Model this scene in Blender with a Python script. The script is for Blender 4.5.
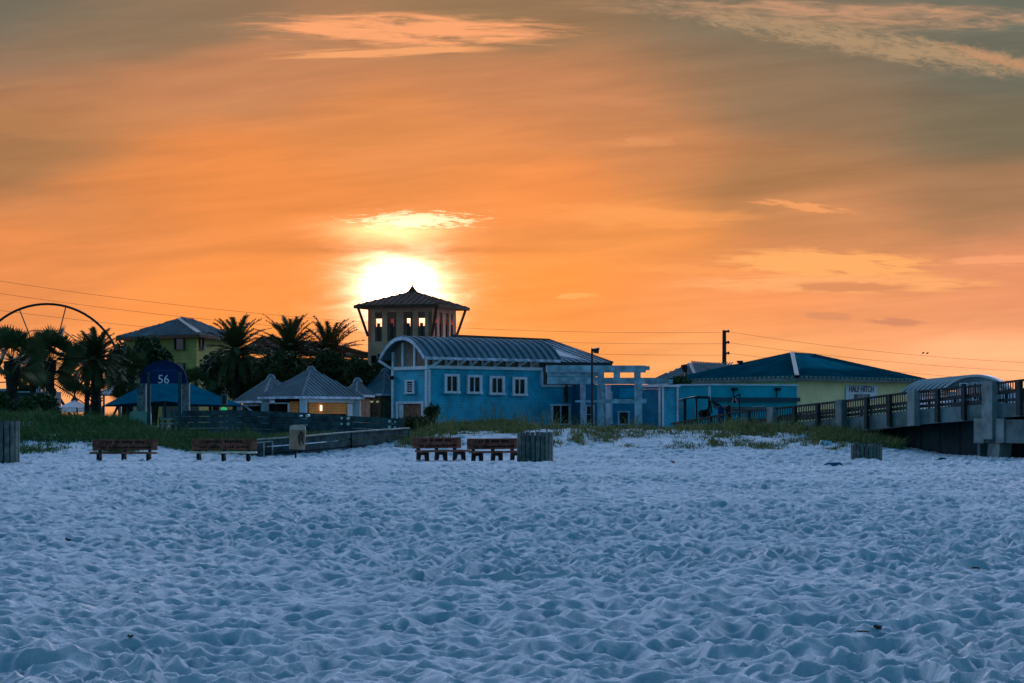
import bpy, math, random
import numpy as np
from mathutils import Vector, Matrix
for o in list(bpy.data.objects): bpy.data.objects.remove(o)
SC = bpy.context.scene
COL = SC.collection
F, EYE, HY = 2418.0, 1.7, 416.0
R = math.radians

# ---------------------------------------------------------------- camera
cam = bpy.data.cameras.new('camera'); cam.lens = 85; cam.sensor_width = 36
cam.shift_y = (HY-341.5)/1024.0
cam.clip_start = 0.5; cam.clip_end = 9000
camo = bpy.data.objects.new('camera', cam); COL.objects.link(camo)
camo.location = (0, 0, EYE); camo.rotation_euler = (R(90), 0, 0)
SC.camera = camo

# ---------------------------------------------------------------- world
SUN_U, SUN_V = 400.0, 288.0
sdir = Vector(((SUN_U-512)/F, 1, (HY-SUN_V)/F)).normalized()
def lin(c):
    return tuple(((v/255)/12.92 if v/255 <= .04045 else ((v/255+.055)/1.055)**2.4) for v in c)

W = bpy.data.worlds.new('World'); SC.world = W; W.use_nodes = True
wn = W.node_tree; wn.nodes.clear()
class NT:
    def __init__(s, t): s.t = t
    def n(s, k, **kw):
        x = s.t.nodes.new(k)
        for a, b in kw.items(): setattr(x, a, b)
        return x
    def inp(s, sock, v):
        if isinstance(v, bpy.types.NodeSocket): s.t.links.new(v, sock)
        elif v is not None: sock.default_value = v
    def m(s, op, a, b=None, c=None, clamp=False):
        x = s.n('ShaderNodeMath', operation=op, use_clamp=clamp)
        s.inp(x.inputs[0], a); s.inp(x.inputs[1], b)
        if c is not None: s.inp(x.inputs[2], c)
        return x.outputs[0]
    def v(s, op, a, b=None):
        x = s.n('ShaderNodeVectorMath', operation=op)
        s.inp(x.inputs[0], a)
        if b is not None:
            if op == 'SCALE': s.inp(x.inputs['Scale'], b)
            else: s.inp(x.inputs[1], b)
        return x.outputs[0]
    def comb(s, a, b, c):
        x = s.n('ShaderNodeCombineXYZ'); s.inp(x.inputs[0], a); s.inp(x.inputs[1], b); s.inp(x.inputs[2], c)
        return x.outputs[0]
    def mix(s, f, a, b, mode='MIX'):
        x = s.n('ShaderNodeMix', data_type='RGBA', blend_type=mode)
        s.inp(x.inputs[0], f)
        for k, q in ((6, a), (7, b)):
            if isinstance(q, tuple) and len(q) == 3: q = (*q, 1)
            s.inp(x.inputs[k], q)
        return x.outputs[2]
    def ss(s, x, a, b, lo=0., hi=1.):
        y = s.n('ShaderNodeMapRange', interpolation_type='SMOOTHSTEP')
        s.inp(y.inputs[0], x); s.inp(y.inputs[1], a); s.inp(y.inputs[2], b); s.inp(y.inputs[3], lo); s.inp(y.inputs[4], hi)
        return y.outputs[0]
    def noise(s, vec, scale, detail=3, rough=.5, dist=0.):
        x = s.n('ShaderNodeTexNoise'); s.inp(x.inputs['Vector'], vec)
        x.inputs['Scale'].default_value = scale; x.inputs['Detail'].default_value = detail
        x.inputs['Roughness'].default_value = rough; x.inputs['Distortion'].default_value = dist
        return x.outputs[0]
w = NT(wn)
tc = w.n('ShaderNodeTexCoord'); sp = w.n('ShaderNodeSeparateXYZ'); wn.links.new(tc.outputs['Generated'], sp.inputs[0])
dx, dy, dz = sp.outputs
yy = w.m('MAXIMUM', dy, .08)
u = w.m('MULTIPLY_ADD', w.m('DIVIDE', dx, yy), F, 512.)      # direction of the sky, measured round the sunset point
v = w.m('MULTIPLY_ADD', w.m('DIVIDE', dz, yy), -F, HY)
uv = w.comb(u, v, 0.)
# soft warp of the colour field so that it is not a clean gradient
nz1 = w.noise(w.v('MULTIPLY', uv, (.0022, .008, 1)), 1.0, 4, .55)
wv = w.m('MULTIPLY_ADD', w.m('SUBTRACT', nz1, .5), 120., v)
nz2 = w.noise(w.v('MULTIPLY', uv, (.0017, .006, 1)), 1.3, 3, .5)
wu = w.m('MULTIPLY_ADD', w.m('SUBTRACT', nz2, .5), 220., u)
anch = [
 (-20, -20, (108,108,94)), (0, 160, (164,118,78)), (0, 270, (232,142,80)), (0, 400, (255,172,110)),
 (250, 80, (200,134,91)), (250, 182, (237,141,72)), (230, 300, (255,152,76)), (140, 20, (140,118,92)),
 (515, 20, (145,118,86)), (515, 90, (197,131,88)), (515, 172, (249,148,76)), (564, 292, (255,151,70)), (520, 380, (255,160,84)),
 (764, 20, (120,112,92)), (764, 104, (138,116,90)), (764, 190, (160,117,78)), (764, 290, (250,155,92)), (764, 370, (255,178,112)),
 (1040, 0, (104,112,98)), (1010, 60, (104,108,94)), (1004, 134, (114,108,86)), (1004, 214, (160,122,88)), (1020, 280, (238,152,106)), (1014, 350, (282,194,138)),
 (840, 236, (208,141,92)), (860, 300, (238,156,106)), (640, 140, (206,136,86)), (640, 230, (246,154,80)), (400, 130, (228,144,82)),
 (1500, -100, (90,108,110)), (-500, -100, (90,108,110)), (1500, 300, (235,160,125)), (-500, 300, (235,160,125)),
]
num = None; den = None
for (au, av, c) in anch:
    far = au < -100 or au > 1200
    su, sv = (260., 140.) if far else (130., 48.)
    a = w.m('DIVIDE', w.m('SUBTRACT', wu, float(au)), su); b = w.m('DIVIDE', w.m('SUBTRACT', wv, float(av)), sv)
    d = w.m('ADD', w.m('MULTIPLY', a, a), w.m('MULTIPLY', b, b))
    g = w.m('POWER', w.m('ADD', d, .6), -2.4)
    cv = w.v('SCALE', lin(c), g)
    num = cv if num is None else w.v('ADD', num, cv)
    den = g if den is None else w.m('ADD', den, g)
base = w.v('MULTIPLY', w.v('SCALE', num, w.m('DIVIDE', 1., den)), (1., .95, .98))
# fine long streaks
st = w.noise(w.v('MULTIPLY', w.comb(u, w.m('MULTIPLY_ADD', u, .10, v), 0.), (.0045, .045, 1)), 1.0, 6, .62, .3)
base = w.v('SCALE', base, w.m('MULTIPLY_ADD', st, .56, .675))
def gauss(cu, cvv, su, sv, tilt=0.):
    a = w.m('SUBTRACT', u, cu); b = w.m('SUBTRACT', w.m('SUBTRACT', v, cvv), w.m('MULTIPLY', a, tilt))
    a = w.m('DIVIDE', a, su); b = w.m('DIVIDE', b, sv)
    return w.m('EXPONENT', w.m('MULTIPLY', w.m('ADD', w.m('MULTIPLY', a, a), w.m('MULTIPLY', b, b)), -1.))
def cloud(cu, cvv, su, sv, col, k=1., tilt=0., fx=.02, fy=.11, lo=.42, hi=.62, off=0., detail=5, rough=.62):
    global base
    g = gauss(cu, cvv, su, sv, tilt)
    n = w.noise(w.v('ADD', w.v('MULTIPLY', w.comb(u, w.m('SUBTRACT', v, w.m('MULTIPLY', w.m('SUBTRACT', u, cu), tilt)), 0.), (fx, fy, 1)), (off, off*1.7, off)), 1.0, detail, rough, .4)
    mk = w.ss(w.m('ADD', n, w.m('MULTIPLY_ADD', g, .34, -.22)), lo, hi)
    mk = w.m('MULTIPLY', w.m('MULTIPLY', mk, w.ss(g, .08, .6)), k)
    base = w.mix(mk, base, lin(col))
cloud(410, 30, 155, 17, (252,165,112), .95, .02, .014, .15, .32, .60, 3., 7, .68)
cloud(385, 52, 105, 5, (246,165,108), .9, -.04, .012, .16, .30, .52, 5.)
cloud(585, 100, 90, 10, (214,140,94), .3, .0, .01, .1, .4, .6, 6.)
cloud(860, 14, 260, 15, (205,152,116), .85, .035, .016, .11, .34, .74, 8., 7, .68)
cloud(880, 45, 240, 17, (176,144,110), .9, .16, .045, .15, .36, .68, 9.3, 8, .74)
cloud(1000, 60, 60, 8, (196,144,106), .8, .25, .05, .09, .36, .66, 10., 9, .7)
cloud(830, 264, 105, 14, (255,172,102), .95, .03, .022, .17, .30, .50, 11.)
cloud(840, 284, 150, 9, (255,172,110), .85, .0, .018, .2, .28, .50, 13.)
cloud(800, 206, 50, 5, (242,158,98), .9, .12, .03, .18, .34, .55, 15.)
cloud(685, 270, 60, 6, (250,158,88), .6, .02, .02, .15, .34, .58, 16.)
cloud(850, 287, 60, 5, (214,136,92), .9, .0, .03, .2, .25, .45, 17.)
cloud(830, 316, 26, 4, (214,138,98), .8, .05, .04, .2, .3, .5, 18.)
cloud(895, 322, 28, 4, (206,132,100), .85, .05, .04, .2, .3, .5, 19.)
cloud(1010, 260, 70, 7, (252,164,116), .7, -.05, .015, .12, .34, .58, 20.)
cloud(640, 142, 40, 5, (228,150,96), .5, .0, .03, .15, .34, .55, 21.)
cloud(575, 296, 25, 3, (255,178,104), .6, .0, .04, .2, .3, .5, 22.)
cloud(90, 120, 260, 22, (196,132,86), .35, -.04, .006, .04, .38, .62, 24.)
cloud(640, 215, 120, 14, (252,160,90), .5, .03, .01, .06, .36, .6, 25.)
# glow round the sun and the lit cloud above it
ru = w.m('MULTIPLY', w.m('SUBTRACT', u, SUN_U-1), .84); rv = w.m('SUBTRACT', v, SUN_V+3)
r2 = w.m('ADD', w.m('MULTIPLY', ru, ru), w.m('MULTIPLY', w.m('MULTIPLY', rv, rv), 1.25))
gn = w.noise(w.v('MULTIPLY', uv, (.022, .085, 1)), 1., 5, .6, .6)
rr = w.m('MULTIPLY', w.m('SQRT', r2), w.m('MULTIPLY_ADD', gn, -.75, 1.36))
gl = w.v('SCALE', (1., .60, .40), w.m('MULTIPLY', w.m('MULTIPLY', w.m('EXPONENT', w.m('DIVIDE', rr, -11.5)), 42.), w.m('MULTIPLY_ADD', st, 1.5, .25)))
gl = w.v('ADD', gl, w.v('SCALE', (1., .30, .03), w.m('MULTIPLY', w.m('EXPONENT', w.m('DIVIDE', rr, -70.)), .13)))
gl = w.v('ADD', gl, w.v('SCALE', (1., .62, .30), w.m('MULTIPLY', w.m('MULTIPLY', gauss(390, 231, 56, 10, .03), 1.15), w.m('MULTIPLY_ADD', st, 1.8, -.1))))
cn = w.noise(w.v('MULTIPLY', uv, (.05, .28, 1)), 1., 5, .65, .5)
cm = w.m('MULTIPLY', w.ss(w.m('ADD', cn, w.m('MULTIPLY_ADD', gauss(415, 220, 80, 11, .0), .42, -.2)), .50, .66), gauss(420, 220, 80, 12))
gl = w.v('ADD', gl, w.v('SCALE', (.9, .75, .5), cm))
dk = w.m('EXPONENT', w.m('MULTIPLY', w.m('MULTIPLY', gauss(400, 250, 120, 4.5), .35), -1.))
low = w.v('ADD', base, gl)
low = w.v('SCALE', low, dk)
# the rest of the sky: blue overhead, teal opposite the sun, plus an added fill band
sky_n = w.noise(w.v('MULTIPLY', tc.outputs['Generated'], (2., 2., 5.)), 1.2, 5, .55)
up = w.ss(dz, .17, .28)
back = w.ss(dy, .62, -.1)
zen = (.016, .135, .31); opp = (.10, .40, .53); sky_fill = (3.9, 4.8, 7.0)
rest = w.mix(w.ss(dz, .0, .55), opp, zen)
rest = w.mix(w.m('MULTIPLY', w.ss(dy, .05, .7), w.ss(dz, .72, .30)), rest, sky_fill)  # bright front band above the view, added to light the sand
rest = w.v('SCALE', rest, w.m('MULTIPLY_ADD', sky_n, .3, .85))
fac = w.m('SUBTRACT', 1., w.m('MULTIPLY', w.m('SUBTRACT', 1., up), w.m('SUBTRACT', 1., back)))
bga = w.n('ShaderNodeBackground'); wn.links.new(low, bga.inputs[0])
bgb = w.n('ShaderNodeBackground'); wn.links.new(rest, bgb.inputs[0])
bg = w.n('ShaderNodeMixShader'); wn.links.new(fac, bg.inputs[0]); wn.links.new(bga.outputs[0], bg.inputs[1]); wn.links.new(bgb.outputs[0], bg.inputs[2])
nish = w.n('ShaderNodeTexSky', sky_type='NISHITA'); nish.sun_disc = False
nish.sun_elevation = math.asin(sdir.z); nish.sun_rotation = math.atan2(sdir.x, sdir.y)
bg2 = w.n('ShaderNodeBackground'); wn.links.new(nish.outputs[0], bg2.inputs[0]); bg2.inputs[1].default_value = 0.002
ad = w.n('ShaderNodeAddShader'); wo = w.n('ShaderNodeOutputWorld')
wn.links.new(bg.outputs[0], ad.inputs[0]); wn.links.new(bg2.outputs[0], ad.inputs[1]); wn.links.new(ad.outputs[0], wo.inputs[0])
W.cycles.sampling_method = 'MANUAL'; W.cycles.sample_map_resolution = 1024

sun = bpy.data.lights.new('sun', 'SUN'); sun.energy = 3.5; sun.angle = R(.6); sun.color = (1, .50, .22)
suno = bpy.data.objects.new('sun', sun); COL.objects.link(suno)
suno.rotation_euler = (-sdir).to_track_quat('-Z', 'Y').to_euler(); suno.location = (0, 0, 40)
SC.view_settings.view_transform = 'Standard'; SC.view_settings.look = 'None'
SC.view_settings.exposure = 0; SC.view_settings.gamma = 1
SC.render.resolution_x = 1024; SC.render.resolution_y = 683

# ---------------------------------------------------------------- helpers
rng = random.Random(7)
def P(px, py, Y): return Vector(((px-512)/F*Y, Y, EYE+(HY-py)/F*Y))
def zpy(py, Y): return EYE+(HY-py)/F*Y
def xpx(px, Y): return (px-512)/F*Y

MATS = {}
def mat(name, col, rough=.7, var=.15, vscale=3., bump=0., bscale=20., metal=0., siding=0., planks=0., spec=.4, emit=None, col2=None, axis='z'):
    if name in MATS: return MATS[name]
    m = bpy.data.materials.new(name); m.use_nodes = True; t = m.node_tree; t.nodes.clear(); k = NT(t)
    out = k.n('ShaderNodeOutputMaterial'); b = k.n('ShaderNodeBsdfPrincipled'); t.links.new(b.outputs[0], out.inputs[0])
    g = k.n('ShaderNodeTexCoord').outputs['Object']
    oi = k.n('ShaderNodeObjectInfo').outputs['Random']
    n1 = k.noise(g, vscale, 5, .6); n2 = k.noise(g, vscale*.23, 3, .5)
    f = k.m('ADD', k.m('MULTIPLY', n1, .6), k.m('MULTIPLY', n2, .4))
    c2 = col2 if col2 else tuple(min(1, x*(1+2.2*var)) for x in col)
    c1 = col if col2 else tuple(x*(1-1.8*var) for x in col)
    c = k.mix(k.ss(f, .34, .66), c1, c2)
    if emit:
        b.inputs['Emission Color'].default_value = (*emit[0], 1); b.inputs['Emission Strength'].default_value = emit[1]
    sx = k.n('ShaderNodeSeparateXYZ'); t.links.new(g, sx.inputs[0])
    h = None
    if siding:
        z = k.m('FRACT', k.m('DIVIDE', sx.outputs[2], siding))
        c = k.mix(k.m('MULTIPLY', k.ss(z, .12, .0), .35), c, tuple(x*.3 for x in col))
        h = k.m('MULTIPLY', k.m('SUBTRACT', 1., z), .02)
    if planks:
        a = sx.outputs[0] if axis == 'x' else sx.outputs[2]
        z = k.m('FRACT', k.m('DIVIDE', a, planks))
        c = k.mix(k.m('MULTIPLY', k.ss(k.m('ABSOLUTE', k.m('SUBTRACT', z, .5)), .38, .5), .7), c, tuple(x*.25 for x in col))
    if bump:
        hb = k.m('MULTIPLY', k.noise(g, bscale, 6, .6), bump)
        h = hb if h is None else k.m('ADD', h, hb)
    if h is not None:
        bp = k.n('ShaderNodeBump'); bp.inputs['Distance'].default_value = 1.; k.inp(bp.inputs['Height'], h)
        t.links.new(bp.outputs[0], b.inputs['Normal'])
    k.inp(b.inputs['Base Color'], c); b.inputs['Roughness'].default_value = rough; b.inputs['Metallic'].default_value = metal
    b.inputs['Specular IOR Level'].default_value = spec
    MATS[name] = m; return m

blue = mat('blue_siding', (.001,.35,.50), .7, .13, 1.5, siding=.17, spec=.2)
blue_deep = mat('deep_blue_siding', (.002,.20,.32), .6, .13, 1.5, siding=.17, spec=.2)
teal = mat('teal_block', (.002,.42,.53), .65, .08, 1.2, spec=.2, bump=.01, bscale=9)
white = mat('white_trim', (.66,.68,.76), .55, .08, 4., spec=.3)
greyw = mat('weathered_white', (.46,.50,.60), .7, .25, 2.2, spec=.2)
brownp = mat('brown_board', (.27,.17,.145), .8, .15, 3., planks=.15, axis='x', spec=.1)
metal = mat('metal_roof', (.12,.185,.225), .7, .12, .6, metal=.0, spec=.12)
metal_lt = mat('pale_metal_roof', (.13,.17,.19), .75, .16, .8, spec=.08)
metal_bl = mat('blue_metal_roof', (.004,.105,.14), .85, .14, .7, metal=0., spec=.0)
cap = mat('ridge_sheen_metal', (.40,.31,.27), .7, .05, 3., spec=.1)  # pale colour stands in for sky sheen on hips and seam ends
yellow = mat('yellow_stucco', (.78,.62,.33), .85, .07, 1., bump=.01, bscale=14, spec=.1)
green = mat('green_stucco', (.27,.25,.075), .85, .1, 1., siding=.3, spec=.1)
glass = mat('dark_glass', (.008,.009,.012), .15, .2, 2., spec=.2)
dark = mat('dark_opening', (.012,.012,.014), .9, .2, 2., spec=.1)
towerw = mat('tower_stucco', (.86,.31,.19), .8, .1, 1.5, bump=.01, bscale=10, spec=.15)
towerd = mat('tower_louvre', (.34,.12,.08), .8, .15, 3., planks=.12, axis='z', spec=.1)
rust = mat('tower_roof_metal', (.13,.055,.035), .8, .15, 1.5, spec=.05)
timber = mat('grey_timber', (.055,.075,.08), .85, .3, 3., bump=.01, bscale=12, spec=.15)
timber_lt = mat('pale_timber_rail', (.28,.27,.25), .8, .25, 5., spec=.2)
darkwood = mat('pier_timber', (.022,.028,.03), .85, .3, 4., spec=.15)
conc = mat('pier_concrete', (.085,.125,.13), .9, .25, 1.4, bump=.015, bscale=8, spec=.15)
conc_lt = mat('pale_concrete', (.15,.18,.18), .9, .22, 1.8, bump=.015, bscale=8, spec=.15)
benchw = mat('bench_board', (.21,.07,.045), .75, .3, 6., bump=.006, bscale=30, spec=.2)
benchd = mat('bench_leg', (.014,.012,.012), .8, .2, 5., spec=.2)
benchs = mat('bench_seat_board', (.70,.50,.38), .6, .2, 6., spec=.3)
ink = mat('engraving', (.008,.006,.006), .9, .1)
slat = mat('enclosure_slat', (.085,.105,.095), .8, .25, 5., bump=.006, bscale=30, spec=.2)
tan = mat('tan_board', (.33,.20,.13), .8, .15, 6.)
navy = mat('navy_fabric', (.004,.028,.11), .8, .1, 2., spec=.15)
canvas = mat('teal_canvas', (.001,.085,.13), .95, .12, 1.2, spec=.0)
stone = mat('grey_stone', (.14,.15,.155), .9, .35, 9., bump=.02, bscale=12)
letter = mat('pale_lettering', (.75,.78,.85), .6, .02)
steel = mat('dark_steel', (.02,.022,.025), .6, .2, 3., metal=.3)
barkm = mat('palm_trunk', (.032,.03,.024), .95, .35, 9., bump=.03, bscale=16, spec=.1)
leafp = mat('palm_leaf', (.045,.06,.022), .6, .4, 1.3, spec=.1, col2=(.14,.13,.05))
leafd = mat('shrub_leaf', (.022,.045,.016), .7, .4, 1.2, spec=.1, col2=(.06,.09,.03))
leafo = mat('olive_leaf', (.05,.05,.018), .7, .4, 1.2, spec=.1, col2=(.11,.095,.035))
orange = mat('orange_shutter', (.90,.22,.018), .7, .12, 5., planks=.13, axis='z')
brick = mat('brown_timber_wall', (.24,.10,.05), .85, .3, 4., planks=.22, axis='x')
whitep = mat('white_paint', (.55,.57,.62), .7, .08, 3.)
rubber = mat('black_plastic', (.012,.012,.013), .6, .1)

class MB:
    def __init__(s): s.v = []; s.f = []; s.k = 10**9
    def mark(s): s.k = len(s.f)
    def add(s, vs, fs):
        b = len(s.v); s.v += [tuple(x) for x in vs]; s.f += [tuple(b+i for i in q) for q in fs]; return s
    def hexa(s, a):
        return s.add(a, [(0,3,2,1),(4,5,6,7),(0,1,5,4),(1,2,6,5),(2,3,7,6),(3,0,4,7)])
    def box(s, x0, x1, y0, y1, z0, z1):
        return s.hexa([(x0,y0,z0),(x1,y0,z0),(x1,y1,z0),(x0,y1,z0),(x0,y0,z1),(x1,y0,z1),(x1,y1,z1),(x0,y1,z1)])
    def prism(s, poly, ext):
        n = len(poly); e = Vector(ext); a = [Vector(p) for p in poly]
        return s.add(a+[p+e for p in a], [tuple(range(n))[::-1], tuple(range(n, 2*n))]+[(i, (i+1) % n, n+(i+1) % n, n+i) for i in range(n)])
    def tube(s, path, r, n=6):
        path = [Vector(p) for p in path]; rs = r if isinstance(r, (list, tuple)) else [r]*len(path)
        vs = []; fs = []
        for i, p in enumerate(path):
            d = (path[min(i+1, len(path)-1)]-path[max(i-1, 0)]).normalized()
            a = d.cross(Vector((0,0,1)) if abs(d.z) < .95 else Vector((1,0,0))).normalized(); b = d.cross(a)
            for k in range(n):
                t = 2*math.pi*k/n; vs.append(p+(a*math.cos(t)+b*math.sin(t))*rs[i])
        for i in range(len(path)-1):
            for k in range(n):
                fs.append((i*n+k, i*n+(k+1) % n, (i+1)*n+(k+1) % n, (i+1)*n+k))
        fs.append(tuple(range(n))[::-1]); fs.append(tuple((len(path)-1)*n+k for k in range(n)))
        return s.add(vs, fs)
    def bar(s, p, q, wd, ht, up=(0,0,1)):
        p = Vector(p); q = Vector(q); d = (q-p).normalized(); sd = d.cross(Vector(up))
        if sd.length < 1e-3: sd = Vector((1,0,0))
        sd.normalize(); u_ = sd.cross(d).normalized(); a = sd*wd/2; b = u_*ht/2
        return s.hexa([p-a-b, p+a-b, q+a-b, q-a-b, p-a+b, p+a+b, q+a+b, q-a+b])
    def build(s, name, m, parent=None, smooth=False):
        off = Vector((0,0,0)); r = parent
        while r is not None: off += r.location; r = r.parent
        me = bpy.data.meshes.new(name)
        me.from_pydata([tuple(Vector(x)-off) for x in s.v], [], s.f)
        if isinstance(m, list):
            for x in m: me.materials.append(x)
            me.polygons.foreach_set('material_index', [0 if i < s.k else 1 for i in range(len(me.polygons))])
        elif m: me.materials.append(m)
        if smooth:
            me.polygons.foreach_set('use_smooth', [True]*len(me.polygons))
        o = bpy.data.objects.new(name, me); COL.objects.link(o)
        if parent: o.parent = parent
        return o
def tag(o, label=None, cat=None, group=None, kind=None):
    if label: o['label'] = label
    if cat: o['category'] = cat
    if group: o['group'] = group
    if kind: o['kind'] = kind
    return o
def thing(name, loc, label, cat, group=None):
    o = bpy.data.objects.new(name, None); COL.objects.link(o); o.location = loc; o.empty_display_size = .2
    return tag(o, label, cat, group)
def copy_tree(o, parent=None):
    c = o.copy(); COL.objects.link(c); c.parent = parent
    for ch in list(o.children): copy_tree(ch, c)
    return c

class Wall:
    """a vertical wall plane through two ground points, each given as (px column, distance)"""
    def __init__(s, a, b):
        s.A = Vector((xpx(*a), a[1], 0)); s.B = Vector((xpx(*b), b[1], 0))
        s.d = (s.B-s.A).normalized(); s.n = Vector((s.d.y, -s.d.x, 0))
        if s.n.y > 0: s.n = -s.n
    def at(s, px):
        t = (px-512)/F; den = s.d.x-t*s.d.y
        k = (t*s.A.y-s.A.x)/den; return s.A+s.d*k
    def pt(s, px, py, off=0.):
        p = s.at(px); return Vector((p.x, p.y, zpy(py, p.y)))+s.n*off
    def rect(s, mb, x0, y0, x1, y1, off=0., th=.1, bottom=None):
        p = s.at(x0); q = s.at(x1); ym = (p.y+q.y)/2
        z1 = zpy(y0, ym); z0 = zpy(y1, ym) if bottom is None else bottom
        a = s.n*off; b = s.n*(off+th)
        mb.hexa([(p+b)+Vector((0,0,z0)), (q+b)+Vector((0,0,z0)), (q+a)+Vector((0,0,z0)), (p+a)+Vector((0,0,z0)),
                 (p+b)+Vector((0,0,z1)), (q+b)+Vector((0,0,z1)), (q+a)+Vector((0,0,z1)), (p+a)+Vector((0,0,z1))])
        return mb
def window(wl, x0, y0, x1, y1, parent, fm=None, fr=2.0, mull=1, rows=0, pane=None, name='window'):
    """frame, pane and glazing bars on a wall"""
    mb = MB(); fm = fm or white
    wl.rect(mb, x0, y0, x1, y0+fr, .02, .10); wl.rect(mb, x0-.5, y1-fr, x1+.5, y1, .02, .13)
    wl.rect(mb, x0, y0+fr, x0+fr, y1-fr, .02, .10); wl.rect(mb, x1-fr, y0+fr, x1, y1-fr, .02, .10)
    f = mb.build(name, fm, parent)
    g = MB(); wl.rect(g, x0+fr, y0+fr, x1-fr, y1-fr, .005, .03); g.build('pane', pane or glass, f)
    if mull or rows:
        b = MB()
        for i in range(mull):
            c = x0+fr+(x1-x0-2*fr)*(i+1)/(mull+1); wl.rect(b, c-.4, y0+fr, c+.4, y1-fr, .036, .05)
        for i in range(rows):
            c = y0+fr+(y1-y0-2*fr)*(i+1)/(rows+1); wl.rect(b, x0+fr, c-.3, x1-fr, c+.3, .038, .045)
        b.build('glazing_bar', fm, f)
    return f
def roof_face(mb, pts, th=.12, rib=.45, rw=.07, rh=.06):
    """sloping metal roof face with standing seams; pts[0]->pts[1] is the eave"""
    pts = [Vector(p) for p in pts]
    n = (pts[1]-pts[0]).cross(pts[2]-pts[0]).normalized()
    if n.z < 0: n = -n
    mb.prism([p-n*th for p in pts], n*th)
    e = (pts[1]-pts[0]).normalized(); up = n.cross(e).normalized()
    if up.z < 0: up = -up
    o = pts[0]; q = [((p-o).dot(e), (p-o).dot(up)) for p in pts]
    s0 = min(a for a, _ in q); s1 = max(a for a, _ in q); k = s0+rib*.5
    while k < s1:
        hits = []
        for i in range(len(q)):
            a, b = q[i], q[(i+1) % len(q)]
            if (a[0]-k)*(b[0]-k) < 0:
                t = (k-a[0])/(b[0]-a[0]); hits.append(a[1]+t*(b[1]-a[1]))
        if len(hits) >= 2 and max(hits)-min(hits) > .1:
            a = o+e*k+up*min(hits)+n*rh/2; b = o+e*k+up*max(hits)+n*rh/2
            mb.bar(a, b, rw, rh, up=n)
        k += rib
    return mb
def text_obj(name, body, size, m, parent, loc, rotz=0., depth=.01, tilt=R(90), bold=0.):
    cu = bpy.data.curves.new('txt', 'FONT'); cu.body = body; cu.size = size; cu.extrude = depth; cu.align_x = 'CENTER'; cu.align_y = 'CENTER'; cu.offset = bold
    to = bpy.data.objects.new('txt', cu); COL.objects.link(to)
    dg = bpy.context.evaluated_depsgraph_get(); me = bpy.data.meshes.new_from_object(to.evaluated_get(dg))
    bpy.data.objects.remove(to); me.transform(Matrix.Translation(Vector(loc)) @ Matrix.Rotation(rotz, 4, 'Z') @ Matrix.Rotation(tilt, 4, 'X'))
    off = Vector((0,0,0)); r = parent
    while r is not None: off += r.location; r = r.parent
    me.transform(Matrix.Translation(-off)); me.materials.clear(); me.materials.append(m)
    o = bpy.data.objects.new(name, me); COL.objects.link(o); o.parent = parent; return o

# ---------------------------------------------------------------- terrain
def _h(ix, iy, s): 
    a = np.sin(ix*127.1+iy*311.7+s*74.7)*43758.5453
    return a-np.floor(a)
def vnoise(x, y, s=0):
    ix = np.floor(x); iy = np.floor(y); fx = x-ix; fy = y-iy
    fx = fx*fx*fx*(fx*(fx*6-15)+10); fy = fy*fy*fy*(fy*(fy*6-15)+10)
    a = _h(ix, iy, s); b = _h(ix+1, iy, s); c = _h(ix, iy+1, s); d = _h(ix+1, iy+1, s)
    return (a*(1-fx)+b*fx)*(1-fy)+(c*(1-fx)+d*fx)*fy-.5
def f1(x, y, s=0):
    ix = np.floor(x); iy = np.floor(y); best = np.full(x.shape, 9.); rad = np.ones(x.shape)
    for i in (-1, 0, 1):
        for j in (-1, 0, 1):
            cx = ix+i; cy = iy+j
            px_ = cx+.1+.8*_h(cx, cy, s); py_ = cy+.1+.8*_h(cx, cy, s+5); rr_ = .55+.9*_h(cx, cy, s+9)
            d = np.hypot(x-px_, y-py_)/rr_
            m = d < best; best = np.where(m, d, best); rad = np.where(m, rr_, rad)
    return best, rad
CX = [(p-512)/F*112 for p in (-600, 0, 120, 180, 250, 380, 430, 480, 600, 700, 800, 850, 890, 930, 960, 1024, 2500)]
CZ = [1.5, 1.4, 1.3, .9, .78, .85, 1.12, 1.22, 1.0, .98, .95, .85, .55, .22, .02, 0., .3]
def terrain(X, Y, fine=True):
    X = np.asarray(X, float); Y = np.asarray(Y, float)
    Xs = X*112/np.maximum(Y, 60)
    zc = np.interp(Xs, CX, CZ)
    zc = zc*(1+.22*vnoise(X*.22, Y*.2, 3)+.14*vnoise(X*.7, Y*.5, 4))
    t = np.clip((Y-95.5-1.2*vnoise(X*.15, 0*Y, 8))/(112-95.5), 0, 1); s = t*t*(3-2*t)
    z = zc*s
    far = np.clip((Y-120)/8, 0, 1); z = z*(1-far)+far*1.05
    z = z+.10*vnoise(X*.35, Y*.3, 11)*np.clip((104-Y)/8, 0.1, 1)
    z = z+.05*vnoise(X*1.1, Y*.9, 12)*(Y < 110)
    if fine:
        wx = X+.18*vnoise(X*1.7, Y*1.7, 21)+.07*vnoise(X*5, Y*5, 23); wy = Y+.18*vnoise(X*1.7, Y*1.7, 22)+.07*vnoise(X*5, Y*5, 24)
        a, ra = f1(wx/.24, wy/.25, 1); b, rb = f1(wx/.52+7, wy/.55, 2)
        bowl = .16*(1-np.exp(-(a/.68)**2))
        b2 = .095*(1-np.exp(-(b/.62)**2))
        amp = np.where(Y < 97, 1., np.clip(1-(Y-97)/14, .75, 1))*(Y < 125)*(.72+.9*(vnoise(X*.3, Y*.3, 31)+.3))
        amp = np.clip(amp, .72, 1.25)
        z = z+(bowl+b2-.15)*amp+.022*vnoise(X*9, Y*9, 41)*amp+.014*vnoise(X*19, Y*18, 42)*(Y < 55)
    return z
def tz(x, y): return float(terrain(np.array([x]), np.array([y]), False)[0])

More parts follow.
